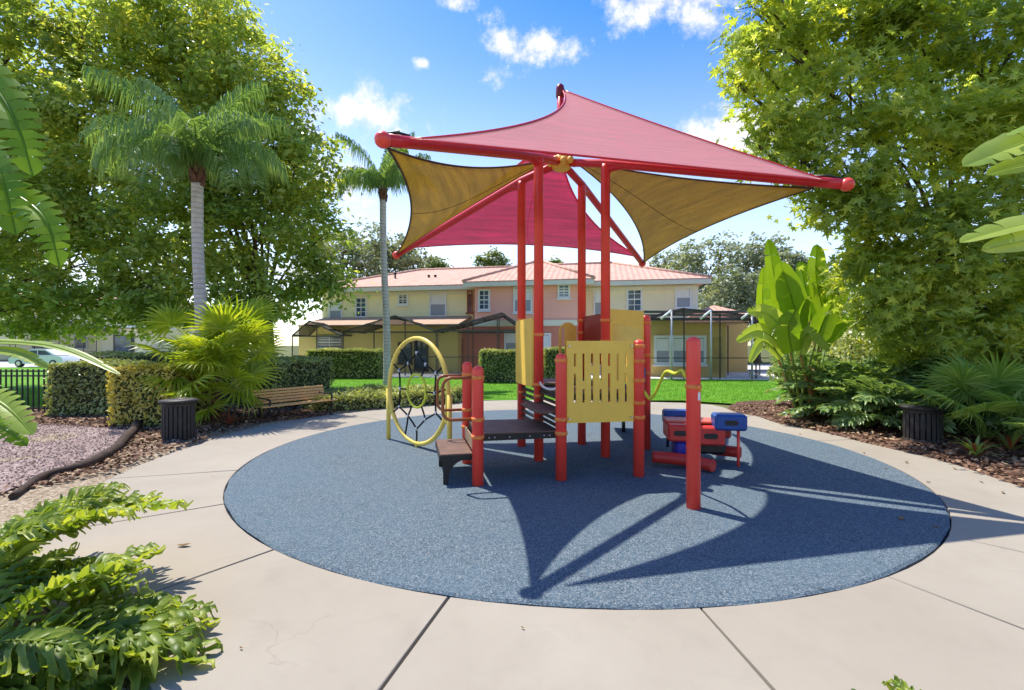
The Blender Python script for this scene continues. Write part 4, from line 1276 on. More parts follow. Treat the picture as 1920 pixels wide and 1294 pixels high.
for xa, xb in ((1231, 1254), (1263, 1286), (1297, 1319)):
    w = px_window(th, xa, xb, 634, 679, LY, 'blind', WHITE, .115)
x0d, z1d = onwall(1337, 632, LY); x1d, z0d = onwall(1354, 700, LY)
m = MB(); m.box(((x0d + x1d) / 2, LY - .02, (z0d + z1d) / 2), (x1d - x0d, .035, z1d - z0d)); local_part(th, 'door', m, plain('ochre_door', (.5, .32, .09), .6))


def cage(name, label, x0, x1, y0, y1, heave, hpeak, peak_f=.5, nposts=4, frame=DARK_FRAME, group='screened pool cages'):
    """screen enclosure: posts, rails, pitched roof of screen panels"""
    t_ = thing(name, label, 'pool cage', ((x0 + x1) / 2, y0, 0), 0, group)
    xp = x0 + (x1 - x0) * peak_f; w = .045
    def roof_z(x):
        return heave + (hpeak - heave) * ((x - x0) / (xp - x0) if x < xp else (x1 - x) / (x1 - xp))
    xs = [x0 + (x1 - x0) * i / (nposts - 1) for i in range(nposts)]
    for x in xs:
        for y in (y0, y1):
            m = MB(); m.box((x, y, roof_z(x) / 2), (w, w, max(roof_z(x), heave))); part(t_, 'post', m, frame)
    for y in (y0, y1):
        for a, b in ((x0, xp), (xp, x1)):
            m = MB(); m.bar((a, y, roof_z(a) + .03), (b, y, roof_z(b) + .03), .05, .06); part(t_, 'beam', m, frame)
        m = MB(); m.bar((x0, y, heave), (x1, y, heave), .05, .07); part(t_, 'rail', m, frame)
    m = MB(); m.bar((x0, y0, .9), (x1, y0, .9), .03, .04); part(t_, 'rail', m, frame)
    n = 4
    for k in range(n + 1):
        f = k / n; a = x0 + (x1 - x0) * f
        m = MB(); m.bar((a, y0, roof_z(a) + .05), (a, y1, roof_z(a) + .05), .05, .07); part(t_, 'rafter', m, frame)
    for a, b in ((x0, xp), (xp, x1)):
        m = MB(); m.slab([(a, y0, roof_z(a) + .01), (b, y0, roof_z(b) + .01), (b, y1, roof_z(b) + .01), (a, y1, roof_z(a) + .01)], .006); part(t_, 'roof_screen', m, SCREEN)
    m = MB(); m.slab([(x0, y0 + .02, .05), (x1, y0 + .02, .05), (x1, y0 + .02, heave), (xp, y0 + .02, hpeak), (x0, y0 + .02, heave)] if False else [(x0, y0 + .02, .05), (x1, y0 + .02, .05), (x1, y0 + .02, heave), (x0, y0 + .02, heave)], .004); part(t_, 'front_screen', m, FINE_SCREEN)
    return t_


def X(px, Y): return (px - 960) / FPX * Y


cage('pool_cage', 'dark pool cage left of the pale palm trunk behind the hedge', X(548, 24), X(640, 24), 24, 26.5, 1.9, 2.65, .35, 3)
cage('pool_cage', 'wide dark pool cage crossed by the pale palm trunk', X(643, 22), X(818, 22), 22, 25.5, 2.05, 2.78, .56, 4)
cage('pool_cage', 'dark pool cage in front of the pink townhouse', X(821, 21.5), X(988, 21.5), 21.5, 24.5, 2.1, 2.88, .72, 4)
rc_ = cage('pool_cage', 'flat roofed pool cage in front of the tan townhouse', X(1215, 20.0), X(1485, 20.0), 20.0, 22.6, 2.52, 2.95, .25, 5, plain('brown_frame', (.05, .032, .03), .5))
for px in (1259, 1333, 1410):
    x = X(px, 19.9); m = MB(); m.tube([(x, 19.9, 0), (x, 19.9, 2.9)], .045, 8); po = part(rc_, 'pole', m, GREY_POLE)
    m = MB(); m.tube([(x, 19.9, 2.9), (x - .45, 19.9, 2.55)], .05, 8); part(po, 'downpipe_elbow', m, WHITE)
for z, h_ in ((2.56, .10), (2.72, .07), (2.86, .10)):
    m = MB(); m.bar((X(1205, 20), 20.06, z), (X(1485, 20), 20.06, z), .08, h_); part(rc_, 'fascia_beam', m, DARK_FRAME)
lounge = thing('patio_lounger', 'pale patio lounger near the banana clump behind the lawn', 'lounger', (11.0, 20.6, .02), .2)
m = MB(); m.box((0, 0, .32), (1.2, .6, .06), bevel=.02); local_part(lounge, 'seat', m, BLIND)
m = MB(); m.box((.8, 0, .52), (.65, .6, .06), rot=Matrix.Rotation(-.65, 3, 'Y'), bevel=.02); local_part(lounge, 'backrest', m, BLIND)
for x in (-.5, .5):
    for y in (-.25, .25):
        m = MB(); m.box((x, y, .15), (.05, .05, .3)); local_part(lounge, 'leg', m, GREY_POLE)

# pale house across the left lawn
fh = thing('cream_house', 'low cream house with screened porch beyond the left lawn', 'house', (-40, 44, 0))
def fbox(name, x0, x1, y0, y1, z0, z1, mat):
    m = MB(); m.box(((x0 + x1) / 2, (y0 + y1) / 2, (z0 + z1) / 2), (x1 - x0, y1 - y0, z1 - z0)); return part(fh, name, m, mat)
fbox('wall', X(-120, 46), X(300, 46), 46, 54, 0, 5.2, STUCCO_Y)
fbox('porch_wall', X(190, 44), X(282, 44), 44, 45.9, 0, 3.0, plain('cream_stucco', (.72, .66, .44), .9, .06))
for px0, px1 in ((60, 96), (140, 165)):
    w = fbox('window', X(px0, 46), X(px1, 46), 45.9, 46.05, 1.0, 2.5, WHITE)
    m = MB(); m.box(((X(px0, 46) + X(px1, 46)) / 2, 45.86, 1.75), (X(px1, 46) - X(px0, 46) - .3, .06, 1.2)); part(w, 'pane', m, GLASS)
w = fbox('window', X(214, 44), X(252, 44), 43.9, 44.05, .6, 2.4, DARK_FRAME); m = MB(); m.box((X(233, 44), 43.86, 1.5), (1.5, .06, 1.6)); part(w, 'pane', m, GLASS)
fbox('porch_roof', X(130, 43.5), X(290, 43.5), 43.4, 46.4, 3.05, 3.3, WHITE)
m = MB(); m.add([(X(-140, 45), 45.2, 5.1), (X(320, 45), 45.2, 5.1), (X(320, 45), 55, 5.1), (X(-140, 45), 55, 5.1), (X(-20, 50), 50, 7), (X(220, 50), 50, 7)], [(0, 1, 5, 4), (1, 2, 5), (2, 3, 4, 5), (3, 0, 4), (3, 2, 1, 0)]); part(fh, 'roof', m, TILE)
cage('pool_cage', 'dark pool cage beside the cream house beyond the left lawn', X(-60, 42), X(190, 42), 41.5, 45.5, 2.6, 3.6, .5, 6)

# ------------------------------------------------------------------ hedges and shrubs

def hedge(name, label, poly, h, leaf_mat, n, size, seed, cat='hedge', lump=.05, group='clipped hedges', round_=.1, core_inset=.07):
    """clipped hedge over a ground polygon: dark twig core + a skin of leaves on every side"""
    c = sum((Vector((p[0], p[1], 0)) for p in poly), Vector((0, 0, 0))) / len(poly)
    t_ = thing(name, label, cat, c, 0, group)
    pin = [c + (Vector((p[0], p[1], 0)) - c) * (1 - core_inset / max(.3, (Vector((p[0], p[1], 0)) - c).length) * 1.4) for p in poly]
    m = MB(); m.prism([(p.x, p.y) for p in pin], .0, h - core_inset); part(t_, 'twig_core', m, HEDGE_CORE)
    rg = np.random.default_rng(seed); P_ = np.array([(p[0], p[1]) for p in poly], float); k = len(P_)
    per = [np.linalg.norm(P_[(i + 1) % k] - P_[i]) for i in range(k)]
    area = [q * h for q in per]; lo, hi = P_.min(0), P_.max(0)
    A2 = abs(sum(P_[i, 0] * P_[(i + 1) % k, 1] - P_[(i + 1) % k, 0] * P_[i, 1] for i in range(k))) / 2
    tot = sum(area) + A2; pts, nr = [], []
    orient = 1 if sum(P_[i, 0] * P_[(i + 1) % k, 1] - P_[(i + 1) % k, 0] * P_[i, 1] for i in range(k)) > 0 else -1
    for i in range(k):
        m_ = int(n * area[i] / tot); f = rg.random(m_)[:, None]; d = (P_[(i + 1) % k] - P_[i]) / per[i]; nn = np.array([d[1], -d[0]]) * orient
        q = P_[i] + f * (P_[(i + 1) % k] - P_[i]); z = h * rg.random(m_) ** .9
        q = q + nn * (rg.normal(-.015, lump * .6, m_) - np.clip((z - h + round_) / round_, 0, 1) ** 2 * round_ * .5)[:, None]
        pts.append(np.column_stack([q, z])); nr.append(np.tile((nn[0], nn[1], .45), (m_, 1)))
    m_ = int(n * A2 / tot * 1.3) * 2
    q = rg.uniform(lo, hi, (m_ * 2, 2)); q = q[in_poly(q[:, 0], q[:, 1], P_)][:m_]
    und = lump * (np.sin(q[:, 0] * 5.1 + seed) + np.cos(q[:, 1] * 6.3)) * .5
    pts.append(np.column_stack([q, h - .01 + und + rg.normal(0, lump * .5, len(q))])); nr.append(np.tile((0, 0, 1.0), (len(q), 1)))
    V, F = scatter(np.vstack(pts), np.vstack(nr), size, RHOMB, rg, .75)
    off = np.array(c); o = link('foliage', np_mesh('foliage', V - off, F, leaf_mat), t_)
    return t_


def rect(x0, x1, y0, y1, rz=0):
    cx_, cy_ = (x0 + x1) / 2, (y0 + y1) / 2; R = Matrix.Rotation(rz, 2)
    return [tuple(R @ Vector((a - cx_, b - cy_)) + Vector((cx_, cy_))) for a, b in ((x0, y0), (x1, y0), (x1, y1), (x0, y1))]


hedge('clipped_hedge', 'dark green clipped hedge beside the iron fence', rect(-9.15, -7.75, 9.25, 10.3), 1.08, HEDGE_LEAF, 5200, .062, 1)
hedge('clipped_hedge', 'golden clipped hedge block left of the trash can', rect(-6.9, -5.85, 8.05, 9.3), 1.05, HEDGE_YELLOW, 5600, .058, 2)
hedge('clipped_hedge', 'low dark hedge behind the golden hedge and fan palm', rect(-10.6, -6.2, 11.6, 12.6), 1.22, HEDGE_LEAF, 6000, .062, 3)
hedge('clipped_hedge', 'dark hedge block right behind the bench', rect(-6.1, -4.75, 10.4, 12.2, -.3), 1.10, HEDGE_LEAF, 6200, .055, 4)
hedge('clipped_hedge', 'long dark hedge left of the pale palm trunk behind the lawn', rect(-8.9, -5.75, 20.4, 21.5), 1.24, HEDGE_LEAF, 8000, .07, 5)
hedge('clipped_hedge', 'hedge behind the lawn seen just left of the tower posts', rect(-1.25, 1.0, 18.2, 19.2), 1.22, HEDGE_LEAF, 7000, .07, 6)
hedge('clipped_hedge', 'short hedge behind the lawn seen between the tower posts', rect(1.25, 2.2, 18.1, 19.0), 1.3, HEDGE_LEAF, 3500, .07, 61)
hedge('ground_cover', 'low mounding ground cover between bench and hoop climber', [(-4.05, 9.75), (-3.3, 10.5), (-2.5, 11.0), (-1.4, 11.7), (-1.1, 12.5), (-2.6, 12.7), (-4.4, 11.9), (-4.9, 10.9)], .30, HEDGE_LEAF, 9000, .06, 7, 'shrub', .09, None, .2)


def leaf_mound(name, label, c, rx, ry, rz_, mat, n, size, seed, cat='shrub', group=None, tmpl=RHOMB):
    t_ = thing(name, label, cat, (c[0], c[1], 0), 0, group); rg = np.random.default_rng(seed)
    m = MB()
    for k in range(7):
        a = 2 * pi * k / 7; m.tube([(c[0], c[1], 0), (c[0] + rx * .35 * cos(a), c[1] + ry * .35 * sin(a), rz_ * .55), (c[0] + rx * .65 * cos(a), c[1] + ry * .65 * sin(a), rz_ * .9)], [.03, .02, .008], 6)
    part(t_, 'branches', m, BARK)
    d = rg.normal(0, 1, (n, 3)); d /= np.linalg.norm(d, axis=1, keepdims=True)
    r = (.35 + .65 * rg.random(n) ** .4)[:, None]; bl = 1 + .18 * np.sin(d[:, 0:1] * 7 + seed) * np.cos(d[:, 2:3] * 6 + d[:, 1:2] * 5)
    pts = d * r * bl * np.array([rx, ry, rz_ * .55]) + np.array([0, 0, rz_ * .52]); pts[:, 2] = np.abs(pts[:, 2])
    V, F = scatter(pts, d + np.array([0, 0, .4]), size, tmpl, rg, .7)
    link('foliage', np_mesh('foliage', V, F, mat), t_); return t_


# ------------------------------------------------------------------ trees

def tree(name, label, base, tr, fork, lobes, n, size, tmpl, mat, seed, clr=.45, cat='tree', group=None, per=34, cam_side=True, bark=BARK):
    t_ = thing(name, label, cat, base, 0, group); rg = np.random.default_rng(seed); rr = random.Random(seed)
    base = Vector(base); top = base + Vector((rr.uniform(-.2, .2), rr.uniform(-.2, .2), fork))
    m = MB(); m.tube(smooth_curve([base - Vector((0, 0, .1)), base + Vector((0, 0, .25)), base.lerp(top, .5) + Vector((.05, .04, 0)), top], 4), [tr * (1.35 if i == 0 else 1.12 if i < 4 else 1 - .02 * i) for i in range(13)], 12)
    trunk = part(t_, 'trunk', m, bark)
    lm = MB(); tips = []
    for (c, r) in lobes:
        c = Vector(c); mid = top.lerp(c, .5) + Vector((rr.uniform(-.3, .3), rr.uniform(-.3, .3), rr.uniform(-.1, .4)))
        L = (c - top).length; th_ = max(.02, min(tr * .5, .02 + .025 * r))
        lm.tube(smooth_curve([top - Vector((0, 0, .2)), mid, c], 4), [th_ * (1 - .085 * i) for i in range(9)], 6, cap=False)
        for k in range(int(3 + r * 2)):
            a = Vector((rr.gauss(0, 1), rr.gauss(0, 1), rr.gauss(.1, .8))).normalized() * r * rr.uniform(.6, .95)
            lm.tube([c - (c - mid) * rr.uniform(0, .4), c + a * .55 + Vector((0, 0, .06)), c + a], [.022, .014, .005], 5, cap=False)
    part(t_, 'limbs', lm, bark)
    vol = np.array([r ** 2 for c, r in lobes]); vol = vol / vol.sum(); P_, N_ = [], []
    for (c, r), w in zip(lobes, vol):
        k = max(3, int(n * w / per))
        d = rg.normal(0, 1, (k, 3)); d /= np.linalg.norm(d, axis=1, keepdims=True)
        cc = np.array(c) + d * (r * (.35 + .68 * rg.random(k) ** .55))[:, None] * np.array([1, 1, .9])
        for q, dq in zip(cc, d):
            rad = clr * rg.uniform(.55, 1.25); m_ = int(per * rg.uniform(.6, 1.4))
            off = rg.normal(0, 1, (m_, 3)) * np.array([rad * .52, rad * .52, rad * .30])
            P_.append(q + off); N_.append(np.tile(dq * .5 + np.array([0, 0, .75]), (m_, 1)))
    pts, nr = np.vstack(P_), np.vstack(N_)
    V, F = scatter(pts, nr, size, tmpl, rg, .55)
    link('crown', np_mesh('crown', V - np.array(base), F, mat), t_)
    return t_


def lob(px, py, Y, r): return (P(px, py, Y), r)


tree('broad_tree', 'tall broad green tree filling the upper left behind the palm', (-8.6, 16.6, 0), .24, 3.0,
     [lob(395, 40, 16.2, 2.0), lob(478, 165, 15.8, 1.8), lob(515, 215, 15.5, 1.35), lob(555, 300, 15.5, 1.35), lob(598, 452, 15.3, 1.15), lob(560, 530, 15.2, 1.0), lob(610, 540, 15.4, .7),
      lob(330, 200, 16, 2.2), lob(440, 330, 15.6, 1.9), lob(480, 450, 15.3, 1.6), lob(350, 430, 15.4, 1.8), lob(300, 320, 16, 2), lob(400, 540, 15.2, 1.2), lob(500, 560, 15.2, .9), lob(270, 530, 15.2, 1.2), lob(300, 40, 16.5, 2.2), lob(540, 400, 16.5, 1.4), lob(430, 240, 17.6, 2), lob(520, 330, 17.5, 1.5), lob(400, 450, 17.5, 1.8), lob(300, 560, 16.5, 1.1), lob(450, 580, 16.4, .9), lob(350, 120, 18, 2)],
     62000, .18, RHOMB, OAK, 21, .62, group='broad leafy trees', per=80)
tree('broad_tree', 'broad green tree at the left edge behind the gravel', (-20.5, 17.5, 0), .26, 3.0,
     [lob(160, 60, 16.5, 2.2), lob(30, 60, 16.5, 2.3), lob(190, 210, 16, 2.0), lob(60, 230, 16, 2.1), lob(-60, 200, 16.5, 2.4), lob(200, 360, 15.8, 1.9), lob(80, 400, 15.6, 1.9), lob(-40, 400, 16, 2.2), lob(170, 490, 15.5, 1.5), lob(60, 520, 15.3, 1.3), lob(10, 585, 15, .8), lob(110, 575, 15, .7), lob(200, 572, 15, .7), lob(-80, 540, 15.5, 1.6), lob(270, 575, 15.2, .8), lob(120, 300, 18, 2.4), lob(150, 600, 16.5, .8), lob(50, 600, 16, .8), lob(330, 570, 15.4, .9), lob(230, 600, 16.5, .7), lob(0, 500, 17, 1.5), lob(230, 450, 17.5, 1.8)],
     58000, .18, RHOMB, OAK, 22, .62, group='broad leafy trees', per=80)
tree('star_leaf_tree', 'tree with star shaped leaves filling the upper right', (9.3, 10.0, 0), .2, 2.6,
     [lob(1440, 20, 8.0, .62), lob(1405, 95, 7.9, .38), lob(1385, 152, 7.8, .30), lob(1500, 110, 8, .7), lob(1455, 225, 7.9, .5), lob(1430, 285, 7.8, .34), lob(1500, 300, 8, .5), lob(1600, 60, 8.3, 1.0), lob(1590, 210, 8, .9), lob(1580, 330, 8, .75), lob(1530, 395, 8.1, .32), lob(1610, 400, 8, .5),
      lob(1730, 90, 8.2, 1.1), lob(1740, 260, 8, 1.0), lob(1690, 400, 7.9, .8), lob(1640, 470, 8, .55), lob(1690, 540, 7.8, .65), lob(1770, 480, 7.7, .85), lob(1650, 580, 8, .5), lob(1740, 610, 7.8, .6), lob(1870, 80, 8, 1.1), lob(1870, 270, 7.7, 1.0), lob(1870, 430, 7.6, .9), lob(1850, 580, 7.6, .8), lob(1980, 200, 8, 1.2), lob(1980, 450, 7.8, 1.0), lob(1700, -80, 8.6, 1.2), lob(1880, -90, 8.6, 1.3), lob(1540, -60, 8.4, .8), lob(1950, 600, 7.8, .8), lob(1800, 200, 9.3, .9), lob(1620, 540, 9.0, .6), lob(1700, 620, 8.6, .7), lob(1800, 640, 8.4, .8), lob(1900, 640, 8.2, .8), lob(1790, 560, 8.9, .8)],
     36000, .17, STAR, MAPLE, 23, .40, per=44)
k = 0
for px, py, Y, r, h in ((1330, 505, 42, 4.6, .8), (1420, 500, 40, 3.8, .8), (1265, 520, 46, 4.2, .8), (1480, 520, 38, 3.2, .8), (1380, 560, 36, 3.0, .8), (1520, 560, 36, 3.2, .8)):
    c = P(px, py, Y); k += 1
    tree('far_oak', ['grey green oak behind the right end of the tan townhouse', 'tall grey green oak above the banana clump', 'grey green oak rising over the tan roof', 'grey green oak right of the banana clump top', 'shaded oak behind the small right wing roof', 'shaded oak behind the banana stems'][k - 1], (c.x, c.y, 0), .3, 2.5,
         [(c + Vector((0, 0, 0)), r * .62), (c + Vector((-r * .6, 0, -r * .25)), r * .5), (c + Vector((r * .6, 0, -r * .3)), r * .5), (c + Vector((0, -.5, -r * .7)), r * .55), (c + Vector((r * .25, .3, r * .35)), r * .4), (c + Vector((-r * .3, -.5, r * .3)), r * .38)], 5200, .30, RHOMB, FAR_LEAF, 30 + k, .75, group='grey green oaks behind the houses', per=22)
for k, (px, py, Y, r, lb) in enumerate(((690, 455, 36, 3.2, 'dark tree behind the pale palm crown'), (745, 470, 38, 2.6, 'dark tree left of the lower sail corner'), (640, 470, 34, 3.0, 'dark tree beside the yellow townhouse roof'), (925, 486, 55, 1.9, 'small round tree above the terrace roof ridge'), (815, 495, 58, 1.7, 'small tree above the yellow townhouse roof'), (1040, 498, 60, 1.3, 'tiny tree top above the pink townhouse roof'))):
    c = P(px, py, Y)
    tree('distant_tree', lb, (c.x, c.y, 0), .25, 2.5, [(c, r * .6), (c + Vector((-r * .6, 0, -r * .3)), r * .45), (c + Vector((r * .6, 0, -r * .3)), r * .45), (c + Vector((0, 0, -r * .8)), r * .6)], 2600, .30, RHOMB, FAR_LEAF if k < 3 else FAR_BRIGHT, 50 + k, .7, group='trees behind the terrace', per=20)

# ------------------------------------------------------------------ palms

def frond_mesh(L, elev, droop, rng, pairs=86, leaf=.62, mat=FROND):
    mb_ = MB(); pts, p, n = [], Vector((0, 0, 0)), 18
    for i in range(n + 1):
        pts.append(p.copy()); a = elev - droop * (i / n) ** 1.25
        p = p + Vector((cos(a), .0, sin(a))) * (L / n)
    side = rng.uniform(-.12, .12)
    pts = [q + Vector((0, side * (i / n) ** 2 * L, 0)) for i, q in enumerate(pts)]
    mb_.tube(pts, [.020 * (1 - .85 * i / n) + .002 for i in range(n + 1)], 5, cap=False)
    for k in range(pairs):
        f = .10 + .9 * k / pairs; i = min(int(f * n), n - 1); q = pts[i].lerp(pts[i + 1], f * n - i); t_ = (pts[i + 1] - pts[i]).normalized()
        ll = leaf * (.45 + .75 * sin(pi * min(1, f * .86 + .14)) ** .8) * rng.uniform(.8, 1.15)
        for sg in (-1, 1):
            out = (Vector((0, sg, 0)) * rng.uniform(.6, 1.0) + t_ * rng.uniform(.35, .75) + Vector((0, 0, rng.uniform(-.15, .55)))).normalized()
            a = q; b = a + out * ll * .45; c = b + (out * .5 + Vector((0, 0, -1.4 - rng.uniform(0, .8)))).normalized() * ll * .8
            w = t_.cross(out).cross(out); w = (t_ * .015 + Vector((0, 0, .008)))
            mb_.add([a - w * .6, a + w * .6, b + w, b - w, c], [(0, 1, 2, 3), (3, 2, 4)])
    me = mb_.mesh('frond'); me.materials.append(mat); return me


def queen_palm(label, base, top, r0, r1, L, fronds, seed, group):
    t_ = thing('queen_palm', label, 'palm tree', base, 0, group); rr = random.Random(seed); base, top = Vector(base), Vector(top)
    cv = smooth_curve([base - Vector((0, 0, .05)), base.lerp(top, .3) + Vector((.03, 0, 0)), base.lerp(top, .7) + Vector((-.02, 0, 0)), top], 6)
    m = MB(); m.tube(cv, [(r0 + (r1 - r0) * min(1, i / 10)) * (1 + .015 * (i % 2)) * (1.18 if i == 0 else 1) for i in range(len(cv))], 18); part(t_, 'trunk', m, PALM_GREY)
    for k in range(14):
        a = k * 2.4; z = k / 14 * .42; m = MB(); q = top + Vector((0, 0, -.12 + z))
        d = Vector((cos(a), sin(a), 0)); m.slab([q + d * (r1 * 1.0) - d.orthogonal() * .001 + Vector((-d.y, d.x, 0)) * .07, q + d * (r1 * 1.0) - Vector((-d.y, d.x, 0)) * .07, q + d * (r1 * 1.45) + Vector((0, 0, .24)) - Vector((-d.y, d.x, 0)) * .02, q + d * (r1 * 1.45) + Vector((0, 0, .24)) + Vector((-d.y, d.x, 0)) * .02], .03); part(t_, 'leaf_base', m, PALM_BOOT)
    m = MB(); m.tube([top - Vector((0, 0, .05)), top + Vector((0, 0, .2)), top + Vector((0, 0, .55))], [r1 * 1.1, r1 * .95, .03], 12); part(t_, 'crown_shaft', m, PALM_BOOT)
    for az, el, dr, f in fronds:
        me = frond_mesh(L * f, radians(el), radians(dr), rr); o = link('frond', me, t_); o.location = top - base + Vector((0, 0, .22)); o.rotation_euler = (0, 0, radians(az))
    return t_


queen_palm('queen palm with pale grey trunk rising behind the fan palm', (-7.42, 11.3, 0), P(370, 340, 11.3), .15, .125, 2.75,
           [(185, 50, 125, .95), (160, 68, 85, 1.1), (212, 48, 150, .9), (130, 60, 90, 1), (100, 78, 60, 1), (75, 66, 95, 1), (45, 60, 115, .9), (15, 52, 125, .9), (-12, 45, 145, .85), (-40, 40, 150, .85), (-80, 55, 150, .8), (232, 52, 155, .95), (262, 40, 150, .85), (176, 80, 55, 1.05), (-5, 80, 60, 1.0), (220, 72, 80, 1.0), (305, 62, 130, .85), (20, 72, 75, .95), (150, 50, 120, .95), (200, 60, 110, 1.0), (-25, 62, 105, .95)], 3, 'queen palms')
queen_palm('queen palm with thin pale trunk standing in the lawn', (-4.5, 17.0, 0), P(718, 372, 17.0), .14, .115, 2.45,
           [(180, 52, 110, .95), (150, 62, 95, 1), (215, 40, 140, .85), (60, 84, 30, 1.1), (30, 72, 70, 1), (0, 55, 115, .9), (-30, 45, 140, .85), (250, 50, 140, .8), (100, 70, 80, 1), (195, 76, 60, 1.05), (-50, 70, 95, .9), (10, 82, 45, 1)], 4, 'queen palms')


def fan_mesh(Lp, R, rng, spread=135, segs=26, droop=.25, lean=.0, mat=FAN):
    """fan leaf: bent stalk along +X, blade of narrow pleats at its end"""
    mb_ = MB(); n = 8; pts = []
    for i in range(n + 1):
        f = i / n; pts.append(Vector((Lp * f, 0, Lp * .18 * sin(f * pi * .6))))
    mb_.tube(pts, [.011 - .0005 * i for i in range(n + 1)], 5, cap=False); c = pts[-1]; fx = (pts[-1] - pts[-2]).normalized()
    for k in range(segs):
        a = radians(-spread + 2 * spread * (k + .5) / segs + rng.uniform(-1.5, 1.5)); r = R * (.78 + .25 * cos(a * .55)) * rng.uniform(.92, 1.06)
        d = Vector((cos(a), sin(a), 0)); w = r * radians(spread * 2 / segs) * .5; sd_ = Vector((-sin(a), cos(a), 0))
        dz = -droop * r
        q = [c, c + d * r * .45 + sd_ * w * .46 + Vector((0, 0, .02)), c + d * r * .45 - sd_ * w * .46 + Vector((0, 0, .02)), c + d * r * .45 + Vector((0, 0, -.004)),
             c + d * r * .8 + sd_ * w * .2 + Vector((0, 0, dz * .35)), c + d * r * .8 - sd_ * w * .2 + Vector((0, 0, dz * .35)), c + d * r * rng.uniform(.96, 1.04) + Vector((0, 0, dz * rng.uniform(.8, 1.4)))]
        mb_.add(q, [(0, 2, 3), (0, 3, 1), (3, 5, 4), (3, 2, 5), (3, 4, 1), (5, 6, 4)])
    me = mb_.mesh('fan_leaf'); me.materials.append(mat); return me


def fan_palm(label, base, leaves, seed, mat, stem=None, group='fan palms'):
    t_ = thing('fan_palm', label, 'palm', base, 0, group); rr = random.Random(seed)
    if stem:
        m = MB(); m.tube([(base[0], base[1], 0), (base[0] + .02, base[1], stem * .6), (base[0], base[1], stem)], [.10, .09, .08], 10); part(t_, 'stem', m, PALM_BOOT)
    for az, el, Lp, R, z, tw in leaves:
        me = fan_mesh(Lp, R, rr, rr.uniform(115, 145), rr.randint(24, 30), rr.uniform(.12, .35), mat=mat); o = link('fan_leaf', me, t_)
        o.location = (rr.uniform(-.06, .06), rr.uniform(-.06, .06), z)
        o.rotation_euler = (Matrix.Rotation(radians(az), 3, 'Z') @ Matrix.Rotation(-radians(el), 3, 'Y') @ Matrix.Rotation(radians(tw), 3, 'X')).to_euler()
    return t_


rr = random.Random(8); lv = []
for k in range(38):
    el = rr.choice((rr.uniform(45, 85), rr.uniform(10, 60), rr.uniform(-35, 20))); lv.append((k * 137.5 + rr.uniform(-20, 20), el, rr.uniform(.55, 1.05) * (1.1 if el > 40 else .85), rr.uniform(.52, .72), rr.uniform(.45, 1.0), rr.uniform(-60, 60)))
lv += [(-70, 20, .55, .5, .35, 20), (-100, 5, .6, .5, .4, -10), (-60, -10, .5, .5, .3, 30), (-90, 35, .8, .6, .5, 0), (-150, 30, 1.0, .6, .6, 0)]
fan_palm('large yellow green fan palm in front of the grey palm trunk', (-5.48, 8.75, .05), lv, 9, FAN, .85)
lv = [(k * 137.5, rr.uniform(20, 75), rr.uniform(.6, .95), rr.uniform(.42, .58), .1, rr.uniform(-50, 50)) for k in range(15)] + [(-130, 25, .8, .5, .1, 15), (170, 30, .9, .5, .12, -15), (200, 50, .9, .5, .1, 10)]
fan_palm('fan palm with long stalks right of the right trash can', (6.75, 6.75, .03), lv, 10, FAN_DARK, None)
lv = [(k * 137.5, rr.uniform(15, 70), rr.uniform(.5, .8), rr.uniform(.4, .5), .1, rr.uniform(-40, 40)) for k in range(12)]
fan_palm('small fan palm low at the right edge', (6.95, 5.75, .03), lv, 11, FAN_DARK, None)

# ------------------------------------------------------------------ paddle-leaved plants

def paddle(t_, pts, half, mat, rng, tears=.15, roll=None, stalk=None, stalk_mat=STEM_GREEN, fold=.28):
    """big leaf along a midrib curve (world points); stalk: points from the ground to the blade"""
    cv = smooth_curve(pts, 8); n = len(cv) - 1; mb_ = MB()
    mb_.tube(cv, [max(.003, .017 * (1 - i / n)) for i in range(n + 1)], 6, cap=False)
    up_ = Vector(roll) if roll else Vector((0, -.6, .8))
    for sg in (-1, 1):
        cur, gap = [], False
        for i in range(n + 1):
            f = i / n; tg = (cv[min(i + 1, n)] - cv[max(i - 1, 0)]).normalized()
            sd_ = tg.cross(up_); sd_ = sd_.normalized() if sd_.length > .05 else tg.orthogonal().normalized(); nn = sd_.cross(tg).normalized()
            w = half * (sin(pi * min(1, (f * .93 + .05)) ** .72) ** .62) * (1 + .035 * sin(i * 1.9 + sg))
            if f > .985: w = .004
            row = [cv[i], cv[i] + sd_ * sg * w * .5 + nn * w * fold * .62, cv[i] + sd_ * sg * w + nn * (w * fold * .72) + Vector((0, 0, -.02 * w))]
            cur.append(row)
            if rng.random() < tears and 2 < i < n - 2:
                _strip(mb_, cur); lean = tg * (half * rng.uniform(.05, .22)); cur = [[row[0], row[1] + lean * .4, row[2] + lean + Vector((0, 0, -half * rng.uniform(.05, .25)))]]
        _strip(mb_, cur)
    o = part(t_, 'leaf', mb_, mat)
    if stalk:
        s_ = MB(); c2 = smooth_curve(stalk + [pts[0]], 5); k = len(c2); s_.tube(c2, [.034 * (1 - .6 * i / k) for i in range(k)], 8, cap=False); part(t_, 'stalk', s_, stalk_mat)
    return o


def _strip(mb_, rows):
    if len(rows) < 2: return
    vs = [p for r in rows for p in r]
    mb_.add(vs, [(i * 3 + j, i * 3 + j + 1, i * 3 + 4 + j, i * 3 + 3 + j) for i in range(len(rows) - 1) for j in range(2)], True)


